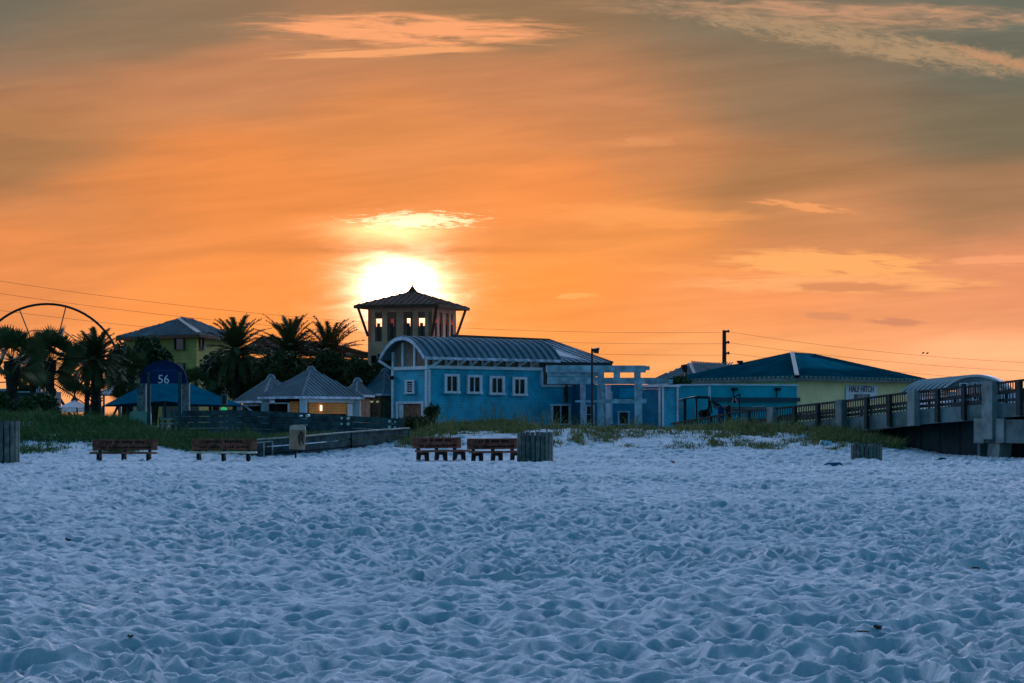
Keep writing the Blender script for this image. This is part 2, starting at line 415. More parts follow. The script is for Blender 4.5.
rows = [-60., -20., 0., 4., 8.]; y = 11.
while y < 126: rows.append(y); y += .022*(y/15)**.95 if y < 97 else .12
rows += [130, 140, 155, 180, 230, 320, 500, 900, 1800, 4000, 8000]
rows = np.array(rows, float)
tn = np.linspace(-.245, .245, 720); out_ = np.array([.27, .31, .38, .5, .8, 1.5, 4., 9.])
ts = np.concatenate([-out_[::-1], tn, out_])
RY, TS = np.meshgrid(rows, ts, indexing='ij')
GX = TS*np.maximum(RY, 11.); GZ = terrain(GX, RY, True)
outer = np.abs(TS) > .25
GZ = np.where(outer | (RY > 127) | (RY < 10), terrain(GX, RY, False), GZ)
nr, nc = RY.shape
co = np.stack([GX, RY, GZ], -1).reshape(-1, 3).astype(np.float32)
idx = np.arange(nr*nc, dtype=np.int32).reshape(nr, nc)
fa = np.stack([idx[:-1, :-1], idx[:-1, 1:], idx[1:, 1:], idx[1:, :-1]], -1).reshape(-1, 4)
me = bpy.data.meshes.new('sand'); me.vertices.add(len(co)); me.vertices.foreach_set('co', co.ravel())
me.loops.add(fa.size); me.loops.foreach_set('vertex_index', fa.ravel())
me.polygons.add(len(fa)); me.polygons.foreach_set('loop_start', np.arange(0, fa.size, 4, dtype=np.int32))
me.update(calc_edges=True); me.polygons.foreach_set('use_smooth', np.ones(len(fa), bool)); me.update()
sm = bpy.data.materials.new('white_sand'); sm.use_nodes = True; t = sm.node_tree; t.nodes.clear(); k = NT(t)
o_ = k.n('ShaderNodeOutputMaterial'); b = k.n('ShaderNodeBsdfPrincipled'); t.links.new(b.outputs[0], o_.inputs[0])
g = k.n('ShaderNodeTexCoord').outputs['Object']
sx = k.n('ShaderNodeSeparateXYZ'); t.links.new(g, sx.inputs[0])
c = k.mix(k.ss(k.noise(g, 1.3, 5, .6), .35, .65), (.50,.53,.56), (.60,.61,.63))
c = k.mix(k.m('MULTIPLY', k.ss(k.noise(g, 7., 3, .7), .70, .78), .5), c, (.25,.24,.22))
c = k.mix(k.ss(sx.outputs[1], 116., 124.), c, (.10,.11,.09))
k.inp(b.inputs['Base Color'], c); b.inputs['Roughness'].default_value = .95; b.inputs['Specular IOR Level'].default_value = .15
bp = k.n('ShaderNodeBump'); bp.inputs['Distance'].default_value = 1.
k.inp(bp.inputs['Height'], k.m('ADD', k.m('MULTIPLY', k.noise(g, 16., 6, .7), .034), k.m('MULTIPLY', k.noise(g, 70., 3, .6), .006)))
t.links.new(bp.outputs[0], b.inputs['Normal'])
me.materials.append(sm)
tag(bpy.data.objects.new('sand', me), kind='structure'); COL.objects.link(bpy.data.objects['sand'])

# ---------------------------------------------------------------- main blue building
ZB = .8      # walls run a little into the ground
wl = Wall((393, 143.3), (428, 140)); wr = Wall((428, 140), (581, 149.5))
root = thing('blue_building', (xpx(470, 143), 143, 1.0), 'blue clapboard beach building with arched metal roof and white trimmed windows', 'building')
C0 = wl.at(428); L0 = wl.at(393); RM = wr.at(541); RE = wr.at(581)
back = -wr.n*4.2
def solid(poly, z0, z1, name, m, parent):
    mb = MB(); mb.prism([(p.x, p.y, z0) for p in poly], (0,0,z1-z0)); return mb.build(name, m, parent)
z_tr = zpy(368, 140); z_ev = zpy(357, 140)
Lb = L0+(C0-L0)*0+(RM-C0).normalized()*9.
solid([L0, C0, RM, RM+(L0-C0)], ZB, z_tr, 'wall', blue, root)
z_low = zpy(385.5, 147.5)
solid([RM+wr.d*.01, RE, RE+(L0-C0), RM+wr.d*.01+(L0-C0)], ZB, z_low, 'wall', blue, root)
# brown upper band under the eave
mb = MB(); mb.prism([(p.x, p.y, z_tr) for p in (C0-wr.n*.12, RM-wr.n*.12, RM-wr.n*.12+(L0-C0)*.9, C0-wr.n*.12+(L0-C0)*.9)], (0,0,z_ev-z_tr+.1)); mb.build('upper_wall', brownp, root)
mb = MB(); wr.rect(mb, 428, 366.5, 541.5, 369.5, .0, .12); wl.rect(mb, 392.6, 366.5, 428.6, 369.8, .0, .12)
wr.rect(mb, 540, 384.8, 581, 387, .0, .12); wr.rect(mb, 540, 371, 542, 386, .0, .12); mb.build('trim_band', white, root)
for a, wq, y0 in ((428.6, wr, 369.5), (427.2, wl, 369.8), (393.6, wl, 369.8)):
    mb = MB(); wq.rect(mb, a-1.1, y0, a+.9, 430, .0, .09, bottom=ZB); mb.build('corner_trim', white, root)
mb = MB(); wr.rect(mb, 579.6, 387, 581.4, 430, .0, .08, bottom=ZB); mb.build('corner_trim', white, root)
# brackets under the eave
dirr = wr.n
for i in range(9):
    a = 434+i*12.2; p = wr.at(a); mb = MB()
    mb.bar(Vector((p.x, p.y, zpy(366, p.y))), Vector((p.x, p.y, z_ev-.06))+dirr*.75, .10, .10)
    mb.bar(Vector((p.x, p.y, z_tr)), Vector((p.x, p.y, z_ev)), .16, .14); mb.build('eave_bracket', white, root)
# gable under the arch
mid = (L0+C0)/2; half = (C0-L0).length/2; wd = (C0-L0).normalized()
def arch(t, a, zsp, rise):   # t in 0..1 across
    return wd*((2*t-1)*a), zsp+rise*(1-abs(2*t-1)**2.15)
N = 28; RISE = 1.18; AO = half+.55
mb = MB(); pts = []
for i in range(N+1):
    o2 = wd*((2*i/N-1)*half); z = z_ev-.1+RISE*(1-abs((2*i/N-1)*half/AO)**2.15); pts.append(Vector((mid.x, mid.y, z))+o2+wl.n*.02)
pts = [Vector((C0.x, C0.y, z_tr))+wl.n*.02]+pts[::-1]+[Vector((L0.x, L0.y, z_tr))+wl.n*.02]
mb.prism(pts, -wl.n*.2); gp = mb.build('gable_panel', brownp, root)
for a in (394, 403.8, 415.6, 427.4):
    p = wl.at(a); tt = (p-L0).length/(2*half); zz = z_ev-.1+RISE*max(0, 1-abs((2*tt-1)*half/AO)**2.15)-.1
    mb = MB(); wl.rect(mb, a-.8, 340, a+.8, 367, .03, .08, bottom=z_tr)
    mb.v = [(x, y, min(z, max(zz, z_tr+.5))) for x, y, z in mb.v]; mb.build('mullion', white, root)
# barrel roof
dd = wr.d; L_roof = (wr.at(555)-C0).length
st0 = wl.n*.55
mb = MB(); ring = []
for j, (base_, ) in enumerate(((st0,), (dd*L_roof+Vector((0,0,0)),))):
    for i in range(N+1):
        o2, z = arch(i/N, AO, z_ev, RISE)
        ring.append(Vector((mid.x, mid.y, z))+o2+base_)
in_ = [p-Vector((0,0,.12)) for p in ring]
vs = ring+in_; fs = []; n1 = N+1
for i in range(N):
    fs += [(i, i+1, n1+i+1, n1+i), (2*n1+i+1, 2*n1+i, 3*n1+i, 3*n1+i+1), (i+1, i, 2*n1+i, 2*n1+i+1), (n1+i, n1+i+1, 3*n1+i+1, 3*n1+i)]
fs += [(0, n1, 3*n1, 2*n1), (N, 2*n1+N, 3*n1+N, n1+N)]
mb.add(vs, fs)
mb.mark(); nrib = 19
for q in range(nrib+1):
    f_ = q/nrib
    for i in range(N):
        a = ring[i]*(1-f_)+ring[n1+i]*f_; c_ = ring[i+1]*(1-f_)+ring[n1+i+1]*f_
        mb.bar(a+Vector((0,0,.05)), c_+Vector((0,0,.05)), .11, .10)
br = mb.build('barrel_roof', [metal, metal_lt], root)
mb = MB()
for i in range(N):
    mb.bar(ring[i]+Vector((0,0,-.06))+wl.n*.04, ring[i+1]+Vector((0,0,-.06))+wl.n*.04, .08, .2)
mb.build('arch_trim', greyw, root)
mb = MB(); mb.bar(ring[N]-Vector((0,0,.08)), ring[n1+N]-Vector((0,0,.08)), .1, .16); mb.build('fascia', greyw, root)
for a, b in (((393.5, 369), (386, 361)), ((428.5, 369), (437, 359))):
    p = wl.pt(a[0], a[1], .1); q = wl.pt(b[0], b[1], .5) if a[0] < 400 else wr.pt(b[0], b[1], .4)
    mb = MB(); mb.bar(p, q, .12, .12); mb.build('eave_bracket', white, root)
# main roof behind the barrel
ze = zpy(362.8, 152)
EL = Vector((xpx(436, 145), 145, ze)); ER = Vector((xpx(612, 151), 151, ze))
RL = P(452, 334.5, 149); RR = P(548, 340.6, 157); RR.z = RL.z = (RL.z+RR.z)/2
BR = ER+Vector((-1.5, 12, 0)); BL = EL+Vector((-3, 12, 0))
mb = MB(); roof_face(mb, [EL, ER, RR, RL]); roof_face(mb, [ER, BR, RR]); roof_face(mb, [BR, BL, RL, RR]); roof_face(mb, [BL, EL, RL])
mr = mb.build('hip_roof', metal, root)
mb = MB(); mb.bar(RL, RR, .25, .12); mb.bar(RR, ER, .22, .12); mb.build('ridge_cap', rust, mr)
mb = MB(); mb.bar(EL-Vector((0,0,.15)), ER-Vector((0,0,.15)), .08, .28); mb.build('fascia', steel, mr)
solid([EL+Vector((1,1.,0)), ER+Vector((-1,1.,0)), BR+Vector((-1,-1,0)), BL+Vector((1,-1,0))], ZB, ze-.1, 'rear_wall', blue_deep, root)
# windows
for (x0, y0, x1, y1) in ((443.5,374,458.5,393.5), (466.2,375,481,394), (488.6,376,503.6,395), (511.4,377,526,396)):
    window(wr, x0, y0, x1, y1, root, fr=2.4)
window(wr, 550, 404, 570, 425.5, root, fr=1.9)
window(wl, 406.5, 380, 415.6, 393.8, root, fr=1.6, mull=0, rows=4)
f = window(wl, 397.5, 401.5, 425, 424, root, fr=2.2, mull=0, pane=brick, name='doorway')
mb = MB(); wl.rect(mb, 400, 404.4, 404.5, 424, .06, .02); mb.build('side_panel', whitep, f)
mb = MB(); wl.rect(mb, 392.5, 376, 395.2, 379.4, .09, .25); mb.build('wall_lamp', rubber, root)
mb = MB(); wr.rect(mb, 543, 367, 548.5, 384.5, .0, .35); mb.build('eave_post', mat('tan_post', (.12,.11,.09), .8), root)
mb = MB(); wr.rect(mb, 564, 383, 566, 402, .0, .15); wr.rect(mb, 548, 383, 578, 384.6, .1, .25); mb.build('downpipe', rust, root)

# ---------------------------------------------------------------- tower
th = R(19); cy = 152.
TC = Vector((xpx(432, cy), cy, 0)); ld = Vector((-math.cos(th), math.sin(th), 0)); rd = Vector((math.sin(th), math.cos(th), 0)); TW = 4.35
T = [TC, TC+rd*TW, TC+rd*TW+ld*TW, TC+ld*TW]    # near, right, back, left
tc_ = (T[0]+T[2])/2
root = thing('lookout_tower', (tc_.x, tc_.y, 1.0), 'square open topped lookout tower with hip roof and spire in front of the sun', 'tower')
zs = zpy(341, cy); zt = zpy(306, cy)
mb = MB(); mb.prism([(p.x, p.y, ZB) for p in T], (0,0,zs-ZB)); mb.build('wall', towerw, root)
mb = MB(); mb.prism([(p.x, p.y, zt-.35) for p in T], (0,0,.35)); mb.build('head_beam', towerw, root)
def side(i): return T[i], T[(i+1) % 4]
for i in range(4):
    a, b = side(i); d = (b-a).normalized(); nrm = Vector((d.y, -d.x, 0))
    if (a+b-2*tc_).dot(nrm) < 0: nrm = -nrm
    spans = ((0,.1),(.9,1.)) if i in (1,2) else ((0,.11),(.22,.30),(.445,.555),(.70,.78),(.89,1.))
    for s0, s1 in spans:
        p = a+d*TW*s0; q = a+d*TW*s1
        mb = MB(); mb.prism([(p.x,p.y,zs), (q.x,q.y,zs), (q.x-nrm.x*.25,q.y-nrm.y*.25,zs), (p.x-nrm.x*.25,p.y-nrm.y*.25,zs)], (0,0,zt-.35-zs))
        mb.build('pier', towerw, root)
    if i in (0, 3):
        for s0, s1 in ((.11,.22),(.30,.445),(.555,.70),(.78,.89)):
            e = (s1-s0)*(.30 if (s1-s0) > .12 else .0)
            for s2, s3, z0, z1 in ((s0, s1, zs, zs+.95), (s0, s0+e, zs+.95, zt-.35), (s1-e, s1, zs+.95, zt-.35), (s0+e, s1-e, zt-.75, zt-.35)):
                if s3-s2 < .01: continue
                p = a+d*TW*s2-nrm*.08; q = a+d*TW*s3-nrm*.08
                mb = MB(); mb.prism([(p.x,p.y,z0), (q.x,q.y,z0), (q.x-nrm.x*.1,q.y-nrm.y*.1,z0), (p.x-nrm.x*.1,p.y-nrm.y*.1,z0)], (0,0,z1-z0)); mb.build('louvre_panel', towerd, root)
        for s0 in (.165, .37, .63, .835):
            p = a+d*TW*(s0-.02)+nrm*.02; q = a+d*TW*(s0+.02)+nrm*.02
            mb = MB(); mb.prism([(p.x,p.y,zs+.05), (q.x,q.y,zs+.05), (q.x-nrm.x*.1,q.y-nrm.y*.1,zs+.05), (p.x-nrm.x*.1,p.y-nrm.y*.1,zs+.05)], (0,0,1.1)); mb.build('slot', mat('brown_slot', (.06,.04,.035), .9), root)
ov = .66; corners = []
for i, p in enumerate(T):
    c_ = p-tc_; corners.append(tc_+c_.normalized()*(c_.length+ov*1.41)+Vector((0,0,zt+.1)))
apex = Vector((tc_.x, tc_.y, zpy(290.5, tc_.y)))
rf = None; mb = MB()
for i in range(4): roof_face(mb, [corners[i], corners[(i+1) % 4], apex], rib=.4, rh=.03)
rf = mb.build('roof', rust, root)
mb = MB()
for i in range(4): mb.bar(corners[i]-Vector((0,0,.1)), corners[(i+1) % 4]-Vector((0,0,.1)), .1, .2)
mb.build('fascia', rust, rf)
mb = MB(); mb.tube([apex-Vector((0,0,.2)), apex+Vector((0,0,.12)), apex+Vector((0,0,.3)), apex+Vector((0,0,.75))], [.42,.18,.05,.025], 8); mb.build('spire', rust, rf)
for i in range(4):
    c_ = (T[i]-tc_).normalized()
    mb = MB(); mb.bar(T[i]+Vector((0,0,zs+.35)), corners[i]-c_*.25-Vector((0,0,.15)), .13, .13); mb.build('brace', rust, root)
tw = Wall((369.2, cy+TW*math.sin(th)), (432, cy))
mb = MB(); tw.rect(mb, 371.5, 355.5, 376.5, 363, .0, .05); mb.build('window', dark, root)
mb = MB(); tw.rect(mb, 378, 354, 380, 360, .0, .05); mb.build('window', dark, root)

# ---------------------------------------------------------------- white pergola and entry
pw = Wall((546, 140.), (648, 140.5))
root = thing('entrance_pergola', (xpx(610, 141), 141, 1.05), 'weathered white timber pergola with square columns beside the blue building', 'pergola')
def beam(y0, y1, x0, x1, dep, off, name='beam', m=greyw):
    mb = MB(); pw.rect(mb, x0, y0, x1, y1, off-dep, dep); return mb.build(name, m, root)
beam(365.5, 372.5, 546, 645, .35, .35); beam(366.2, 370.2, 645, 649, .35, .30)
mb = MB(); pw.rect(mb, 547.5, 372.5, 598, 376.5, .0, .10); pw.rect(mb, 547.5, 377, 598, 382.5, .05, .10); mb.build('side_panel', greyw, root)
beam(377.8, 384.2, 547, 655, .3, .55); beam(379.5, 383.6, 650, 672, .3, .35)
for a in (600.5, 616.5, 637): 
    mb = MB(); pw.rect(mb, a-3, 372.5, a+3, 378, .0, .3); mb.build('stub_post', greyw, root)
for a, wdt in ((600.2, 3.0), (637.5, 3.2)):
    mb = MB(); pw.rect(mb, a-wdt, 384, a+wdt, 424, .2, .4, bottom=.6); mb.build('column', greyw, root)
for a in (614, 588):
    mb = MB(); pw.rect(mb, a-2.2, 384, a+2.6, 424, -3.0, .4, bottom=.6); mb.build('column', greyw, root)
beam(399, 403.4, 596, 645, .12, .70, 'rail'); beam(400.4, 402.4, 574, 596, .1, .6, 'rail')
for i in range(9):
    a = 549+i*12; p = pw.at(a); mb = MB()
    mb.bar(Vector((p.x, p.y+.02, zpy(368, 140))), Vector((p.x, p.y+3.2, zpy(368, 140))), .10, .16); mb.build('rafter', greyw, root)
ew = Wall((581, 147.), (642, 148.))
root = thing('entrance_block', (xpx(612, 149), 149, 1.0), 'low dark blue entrance wall with white framed openings behind the pergola', 'building')
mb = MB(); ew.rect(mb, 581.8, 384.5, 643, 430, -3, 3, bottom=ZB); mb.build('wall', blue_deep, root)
for b_ in ((585,405,594,424), (604.5,392,612,424), (617.5,411,629,425)): window(ew, *b_, root, fm=greyw, fr=1.3, mull=0, rows=1 if b_[0] < 617 else 0)
mb = MB(); ew.rect(mb, 619, 388, 636, 398, .0, .05); mb.build('wall_panel', blue, root)
# annex
aw1 = Wall((640, 143.5), (661, 142)); aw2 = Wall((661, 142), (677, 143))
root = thing('annex_building', (xpx(659, 143.5), 143.5, 1.0), 'small blue clapboard annex with white corner boards right of the pergola', 'building')
a_, b_, c_ = aw1.at(640), aw1.at(661), aw2.at(677)
zt_ = zpy(386, 142.5)
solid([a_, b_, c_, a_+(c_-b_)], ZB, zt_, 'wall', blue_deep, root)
mb = MB(); aw2.rect(mb, 661.8, 387.5, 676.2, 424, .0, .03, bottom=ZB); mb.build('side_wall', blue, root)
for wq, p_ in ((aw1, 660.5), (aw2, 662.0), (aw2, 676.6)):
    mb = MB(); wq.rect(mb, p_-.8, 386, p_+.8, 430, .04, .05, bottom=ZB); mb.build('corner_trim', white, root)
mb = MB(); aw1.rect(mb, 638, 384.6, 661.5, 387, .0, .2); aw2.rect(mb, 661, 384.6, 678, 387, .0, .2); mb.build('trim_band', white, root)
mb = MB(); aw1.rect(mb, 640.5, 387, 643, 396, .03, .05); aw1.rect(mb, 643, 387.5, 659, 390, .03, .04); mb.build('sign_board', greyw, root)

# ---------------------------------------------------------------- teal service wall + yellow shop
tw1 = Wall((677, 147), (709, 145)); tw2 = Wall((709, 145), (797, 148))
root = thing('teal_building', (xpx(737, 147), 147, 1.0), 'low flat teal service building with pale coping in front of the yellow shop', 'building')
a_, b_, c_ = tw1.at(677), tw1.at(709), tw2.at(797); zt_ = zpy(385.2, 145)
solid([a_, b_, c_, c_+Vector((-1.5, 4, 0)), a_+Vector((-.5, 3, 0))], ZB, zt_, 'wall', teal, root)
mb = MB(); tw1.rect(mb, 676.6, 384, 709.3, 385.6, .0, .1); tw2.rect(mb, 708.8, 384, 797.5, 385.7, .0, .1); mb.build('coping', white, root)
mb = MB(); tw2.rect(mb, 708.4, 385.7, 710.2, 404, .0, .06); mb.build('corner_trim', white, root)
mb = MB(); tw2.rect(mb, 796, 385.7, 797.6, 404, .0, .06); mb.build('corner_trim', whitep, root)
mb = MB(); tw2.rect(mb, 711, 397.5, 797, 401.5, .0, .35); mb.build('ledge', mat('slate_ledge', (.02,.07,.10), .7), root)
for a in (733.5, 776.5):
    mb = MB(); tw2.rect(mb, a-2, 387.8, a+2, 390.8, .0, .28); lf = mb.build('wall_lamp', rubber, root)
    mb = MB(); tw2.rect(mb, a-.3, 390.8, a+.3, 397.5, .0, .06); mb.build('conduit', rubber, lf)
Cn = Vector((xpx(797, 152), 152, 0)); Cl = Vector((xpx(668, 167), 167, 0)); Cr = Vector((xpx(926, 165), 165, 0)); Cb = Cl+Cr-Cn
root = thing('yellow_shop', (xpx(797, 160), 160, 1.0), 'pale yellow shop with blue metal hip roof and white lettered sign', 'building')
zev = zpy(376, 152)
def inset(p, c, k): return c+(p-c)*k
cc = (Cl+Cr)/2
solid([inset(Cn, cc, .93), inset(Cr, cc, .94), inset(Cb, cc, .94), inset(Cl, cc, .94)], ZB, zev-.05, 'wall', yellow, root)
E = [Vector((p.x, p.y, zev)) for p in (Cn, Cr, Cb, Cl)]
R1 = P(792, 352.8, 161); R2 = P(815, 354.2, 166); R2.z = R1.z
mb = MB(); roof_face(mb, [E[0], E[1], R2, R1], rib=.55); roof_face(mb, [E[3], E[0], R1], rib=.55); roof_face(mb, [E[2], E[3], R1, R2], rib=.55); roof_face(mb, [E[1], E[2], R2], rib=.55)
mb.mark()
for a, b in ((E[3], E[0]), (E[0], E[1])):
    n_ = int((b-a).length/.55)
    for i in range(n_+1):
        q = a+(b-a)*(i/n_); mb.box(q.x-.09, q.x+.09, q.y-.12, q.y+.02, q.z-.12, q.z+.02)
rf = mb.build('roof', [metal_bl, cap], root)
mb = MB(); n_ = (E[0]-R1).cross(Vector((1,0,0))).normalized()
if n_.z < 0: n_ = -n_
mb.bar(R1+n_*.05, E[0]+n_*.05, .27, .06, up=n_); mb.build('hip_cap', cap, rf)  # pale strip paints the sky reflected by the hip facet
mb = MB(); mb.bar(R1, R2, .2, .1); mb.bar(R2, E[1], .15, .1); mb.bar(R1, E[3], .15, .1); mb.build('ridge_cap', metal_bl, rf)
mb = MB()
for a, b in ((E[3], E[0]), (E[0], E[1])): mb.bar(a-Vector((0,0,.2)), b-Vector((0,0,.2)), .06, .14)
mb.build('fascia', metal_lt, rf)
A2 = inset(Cn, cc, .93); B2 = inset(Cr, cc, .94)
yw = Wall((512+A2.x/A2.y*F, A2.y), (512+B2.x/B2.y*F, B2.y))
mb = MB(); yw.rect(mb, 845, 385.5, 876.5, 400, .02, .06); sg = mb.build('sign_board', whitep, root)
rz = math.atan2(yw.d.y, yw.d.x)
blk = mat('sign_blue_ink', (.01,.015,.05), .6)
text_obj('lettering', 'HALF HITCH', .56, blk, sg, yw.pt(860.5, 389.3, .09), rz, .01, bold=.012)
mb = MB(); yw.rect(mb, 853, 394.2, 868.5, 399.5, .085, .02); lb = mb.build('lettering_panel', blk, sg)
text_obj('lettering', 'TACKLE', .36, whitep, sg, yw.pt(860.7, 396.8, .112), rz, .004)
mb = MB(); q = P(740, 366, 163); mb.tube([q-Vector((0,0,.3)), q+Vector((0,0,.25))], .13, 8); mb.tube([q+Vector((0,0,.22)), q+Vector((0,0,.36))], .22, 8); mb.build('vent_pipe', steel, root)
# grey building further back
g1 = P(660, 378.5, 172); g2 = P(700, 366.5, 170); 
root = thing('grey_roof_building', (xpx(695, 178), 178, 1.0), 'far building with plain grey hip roof below the utility pole', 'building')
zz = zpy(381, 172); EA = Vector((xpx(648,174),174,zz)); EB = Vector((xpx(699,170),170,zz)); EC = Vector((xpx(765,180),180,zz)); ED = EA+EC-EB
RA = P(690, 363.2, 176); RB = P(735, 366.2, 182); RB.z = RA.z
mb = MB(); roof_face(mb, [EA, EB, RA]); roof_face(mb, [EB, EC, RB, RA]); roof_face(mb, [EC, ED, RB]); roof_face(mb, [ED, EA, RA, RB]); rf = mb.build('roof', metal_lt, root)
mb = MB(); mb.bar(RA, EB+Vector((0,0,.03)), .3, .08); mb.build('hip_cap', cap, rf)
solid([EA, EB, EC, ED], ZB, zz-.1, 'wall', greyw, root)

# ---------------------------------------------------------------- green building
root = thing('green_building', (xpx(180, 178), 178, 1.0), 'two storey olive green building with grey hip roof behind the palms', 'building')
Gn = Vector((xpx(199, 172), 172, 0)); Gl = Vector((xpx(116, 180), 180, 0)); Gr = Vector((xpx(240, 182), 182, 0)); Gb = Gl+Gr-Gn; cc = (Gl+Gr)/2
zev = zpy(333, 172)
E = [Vector((p.x, p.y, zev)) for p in (Gn, Gr, Gb, Gl)]
I = [inset(p, cc, .88) for p in (Gn, Gr, Gb, Gl)]
solid(I, ZB, zev-.1, 'wall', green, root)
ap = P(179, 318.6, 178); ap2 = ap+Vector((.8, 2.5, 0))
mb = MB(); roof_face(mb, [E[3], E[0], ap]); roof_face(mb, [E[0], E[1], ap2, ap]); roof_face(mb, [E[1], E[2], ap2]); roof_face(mb, [E[2], E[3], ap, ap2]); rf = mb.build('roof', metal_lt, root)
n_ = Vector((0,-.3,1)).normalized()
mb = MB(); mb.bar(ap+n_*.04, E[0]+n_*.04, .32, .06, up=n_); mb.build('hip_cap', cap, rf)  # hip highlight put into the strip's pale colour
mb = MB()
for a, b in ((E[3], E[0]), (E[0], E[1])): mb.bar(a-Vector((0,0,.2)), b-Vector((0,0,.2)), .1, .2)
mb.build('fascia', rust, rf)
def wall_of(p, q): return Wall((512+p.x/p.y*F, p.y), (512+q.x/q.y*F, q.y))
gw = wall_of(I[3], I[0]); gv = wall_of(I[0], I[1])
for b_ in ((175,337,185,350), (176,363,185,384), (150,345,160,360)): window(gw, *b_, root, fm=mat('dark_frame', (.03,.035,.03), .7), fr=.8, mull=0)
for b_ in ((199,338,203,350), (206,364,209.5,392), (217,358,231,396)): window(gv, *b_, root, fm=mat('dark_frame', (.03,.035,.03), .7), fr=.6, mull=1 if b_[0] > 210 else 0)
# brown roofed building behind the middle palms
root = thing('brown_roof_building', (xpx(300, 190), 190, 1.0), 'long dark building with brown pitched roof behind the middle palms', 'building')
a = Vector((xpx(236,184),184,zpy(352,184))); b = Vector((xpx(385,190),190,zpy(362,190))); b.z = a.z-.3
mb = MB(); roof_face(mb, [a, b, P(330, 343, 196), P(262, 336, 194)]); roof_face(mb, [b, b+Vector((0,12,0)), P(330, 343, 196)]); mb.build('roof', mat('brown_roof', (.05,.025,.016), .9, .2, 1., spec=0.), root)
solid([a+Vector((.5,.6,0)), b+Vector((-.5,.6,0)), b+Vector((-.5,11,0)), a+Vector((.5,11,0))], ZB, a.z-.4, 'wall', brick, root)
bw = Wall((238, 184.5), (380, 190.5))
mb = MB(); bw.rect(mb, 240, 362, 350, 363.5, .2, .1); mb.build('balcony_rail', timber_lt, root)

# ---------------------------------------------------------------- kiosks
def kiosk(name, label, N_, L_, R_, apex_, eave_py, walls, rm=metal_lt, capm=cap, group=None):
    n = Vector((xpx(*N_), N_[1], 0)); l = Vector((xpx(*L_), L_[1], 0)); r = Vector((xpx(*R_), R_[1], 0)); bk = l+r-n; c_ = (l+r)/2
    z = zpy(eave_py, N_[1]); rt = thing(name, (c_.x, c_.y, .9), label, 'kiosk', group)
    ap_ = Vector((c_.x, c_.y, zpy(apex_, c_.y))); E_ = [Vector((p.x, p.y, z)) for p in (n, r, bk, l)]
    mb = MB()
    for i in range(4): roof_face(mb, [E_[i], E_[(i+1) % 4], ap_], rib=.38, rw=.06, rh=.05)
    rf_ = mb.build('roof', rm, rt)
    mb = MB(); mb.bar(ap_, E_[0], .10, .06); mb.bar(ap_, E_[1], .08, .05); mb.bar(ap_, E_[3], .08, .05); mb.build('hip_cap', rm, rf_)
    mb = MB(); mb.tube([ap_-Vector((0,0,.12)), ap_+Vector((0,0,.08)), ap_+Vector((0,0,.14))], [.28,.16,.03], 8); mb.build('roof_cap', rm, rf_)
    mb = MB()
    for i in range(4): mb.bar(E_[i]-Vector((0,0,.07)), E_[(i+1) % 4]-Vector((0,0,.07)), .08, .12)
    mb.build('fascia', greyw, rf_)
    I_ = [inset(p, c_, .86) for p in (n, r, bk, l)]
    return rt, wall_of(I_[3], I_[0]), wall_of(I_[0], I_[1]), I_, z
rt, kl, kr, I_, z = kiosk('beach_kiosk', 'pale grey pyramid roofed kiosk with orange shutters, largest of its row', (302,121), (258,125), (364,126), 368.5, 396, None)
for i in range(4):
    p = I_[i]; mb = MB(); mb.box(p.x-.18, p.x+.18, p.y-.18, p.y+.18, .2, z-.1); mb.build('post', whitep, rt)
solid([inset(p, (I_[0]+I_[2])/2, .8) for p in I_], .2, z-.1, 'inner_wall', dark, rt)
mb = MB(); kr.rect(mb, 306, 399, 352, 402.5, .0, .12); mb.build('lintel', whitep, rt)
mb = MB(); kr.rect(mb, 308, 402.5, 346, 414, .0, .06); mb.build('shutter', orange, rt)
mb = MB(); kr.rect(mb, 346, 404, 351, 418, .0, .1); mb.build('panel', whitep, rt)
mb = MB(); kl.rect(mb, 291, 401.5, 299, 413, .0, .06); mb.build('shutter', orange, rt)
mb = MB(); kl.rect(mb, 289, 403, 291, 414, .0, .08); kl.rect(mb, 264, 402.6, 290, 403.8, .0, .08); mb.build('frame', whitep, rt)
q = kr.pt(319.2, 408, .12); mb = MB(); mb.tube([q-Vector((0,0,.14)), q+Vector((0,0,.14))], .05, 8); mb.build('lamp', mat('lit_lamp', (.9,.8,.6), .5, .02, emit=((1,.8,.5), 2.2)), rt)
rt, kl, kr, I_, z = kiosk('beach_kiosk', 'pyramid roofed kiosk left of and behind the largest one', (262,128), (234,132), (308,133), 376.5, 400.5, None)
for i in range(4):
    p = I_[i]; mb = MB(); mb.box(p.x-.12, p.x+.12, p.y-.12, p.y+.12, .2, z-.1); mb.build('post', whitep, rt)
mb = MB(); kl.rect(mb, 240, 404.5, 260, 406, .0, .08); mb.build('rail', greyw, rt)
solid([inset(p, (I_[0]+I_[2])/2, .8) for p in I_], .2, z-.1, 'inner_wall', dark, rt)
mb = MB(); mb.bar(Vector((I_[0].x-1.1, I_[0].y, z-.2)), Vector((I_[0].x-.1, I_[0].y, z-.95)), .1, .1); mb.build('brace', greyw, rt)
rt, kl, kr, I_, z = kiosk('beach_kiosk', 'small pyramid roofed kiosk just right of the largest one', (356,131), (341,133), (374,134), 380, 394.5, None)
solid([inset(p, (I_[0]+I_[2])/2, .9) for p in I_], .2, z-.1, 'inner_wall', brick, rt)
rt, kl, kr, I_, z = kiosk('beach_kiosk', 'brown walled bar kiosk tucked against the blue building', (383,143.6), (352,147), (418,147), 370, 393.5, None)
solid([inset(p, (I_[0]+I_[2])/2, .98) for p in I_], .2, z-.1, 'inner_wall', brick, rt)
for a in (357.5, 370.5, 381.8):
    mb = MB(); kl.rect(mb, a-.8, 396, a+.8, 418, .03, .12); mb.build('post', mat('amber_timber', (.13,.07,.03), .8), rt)
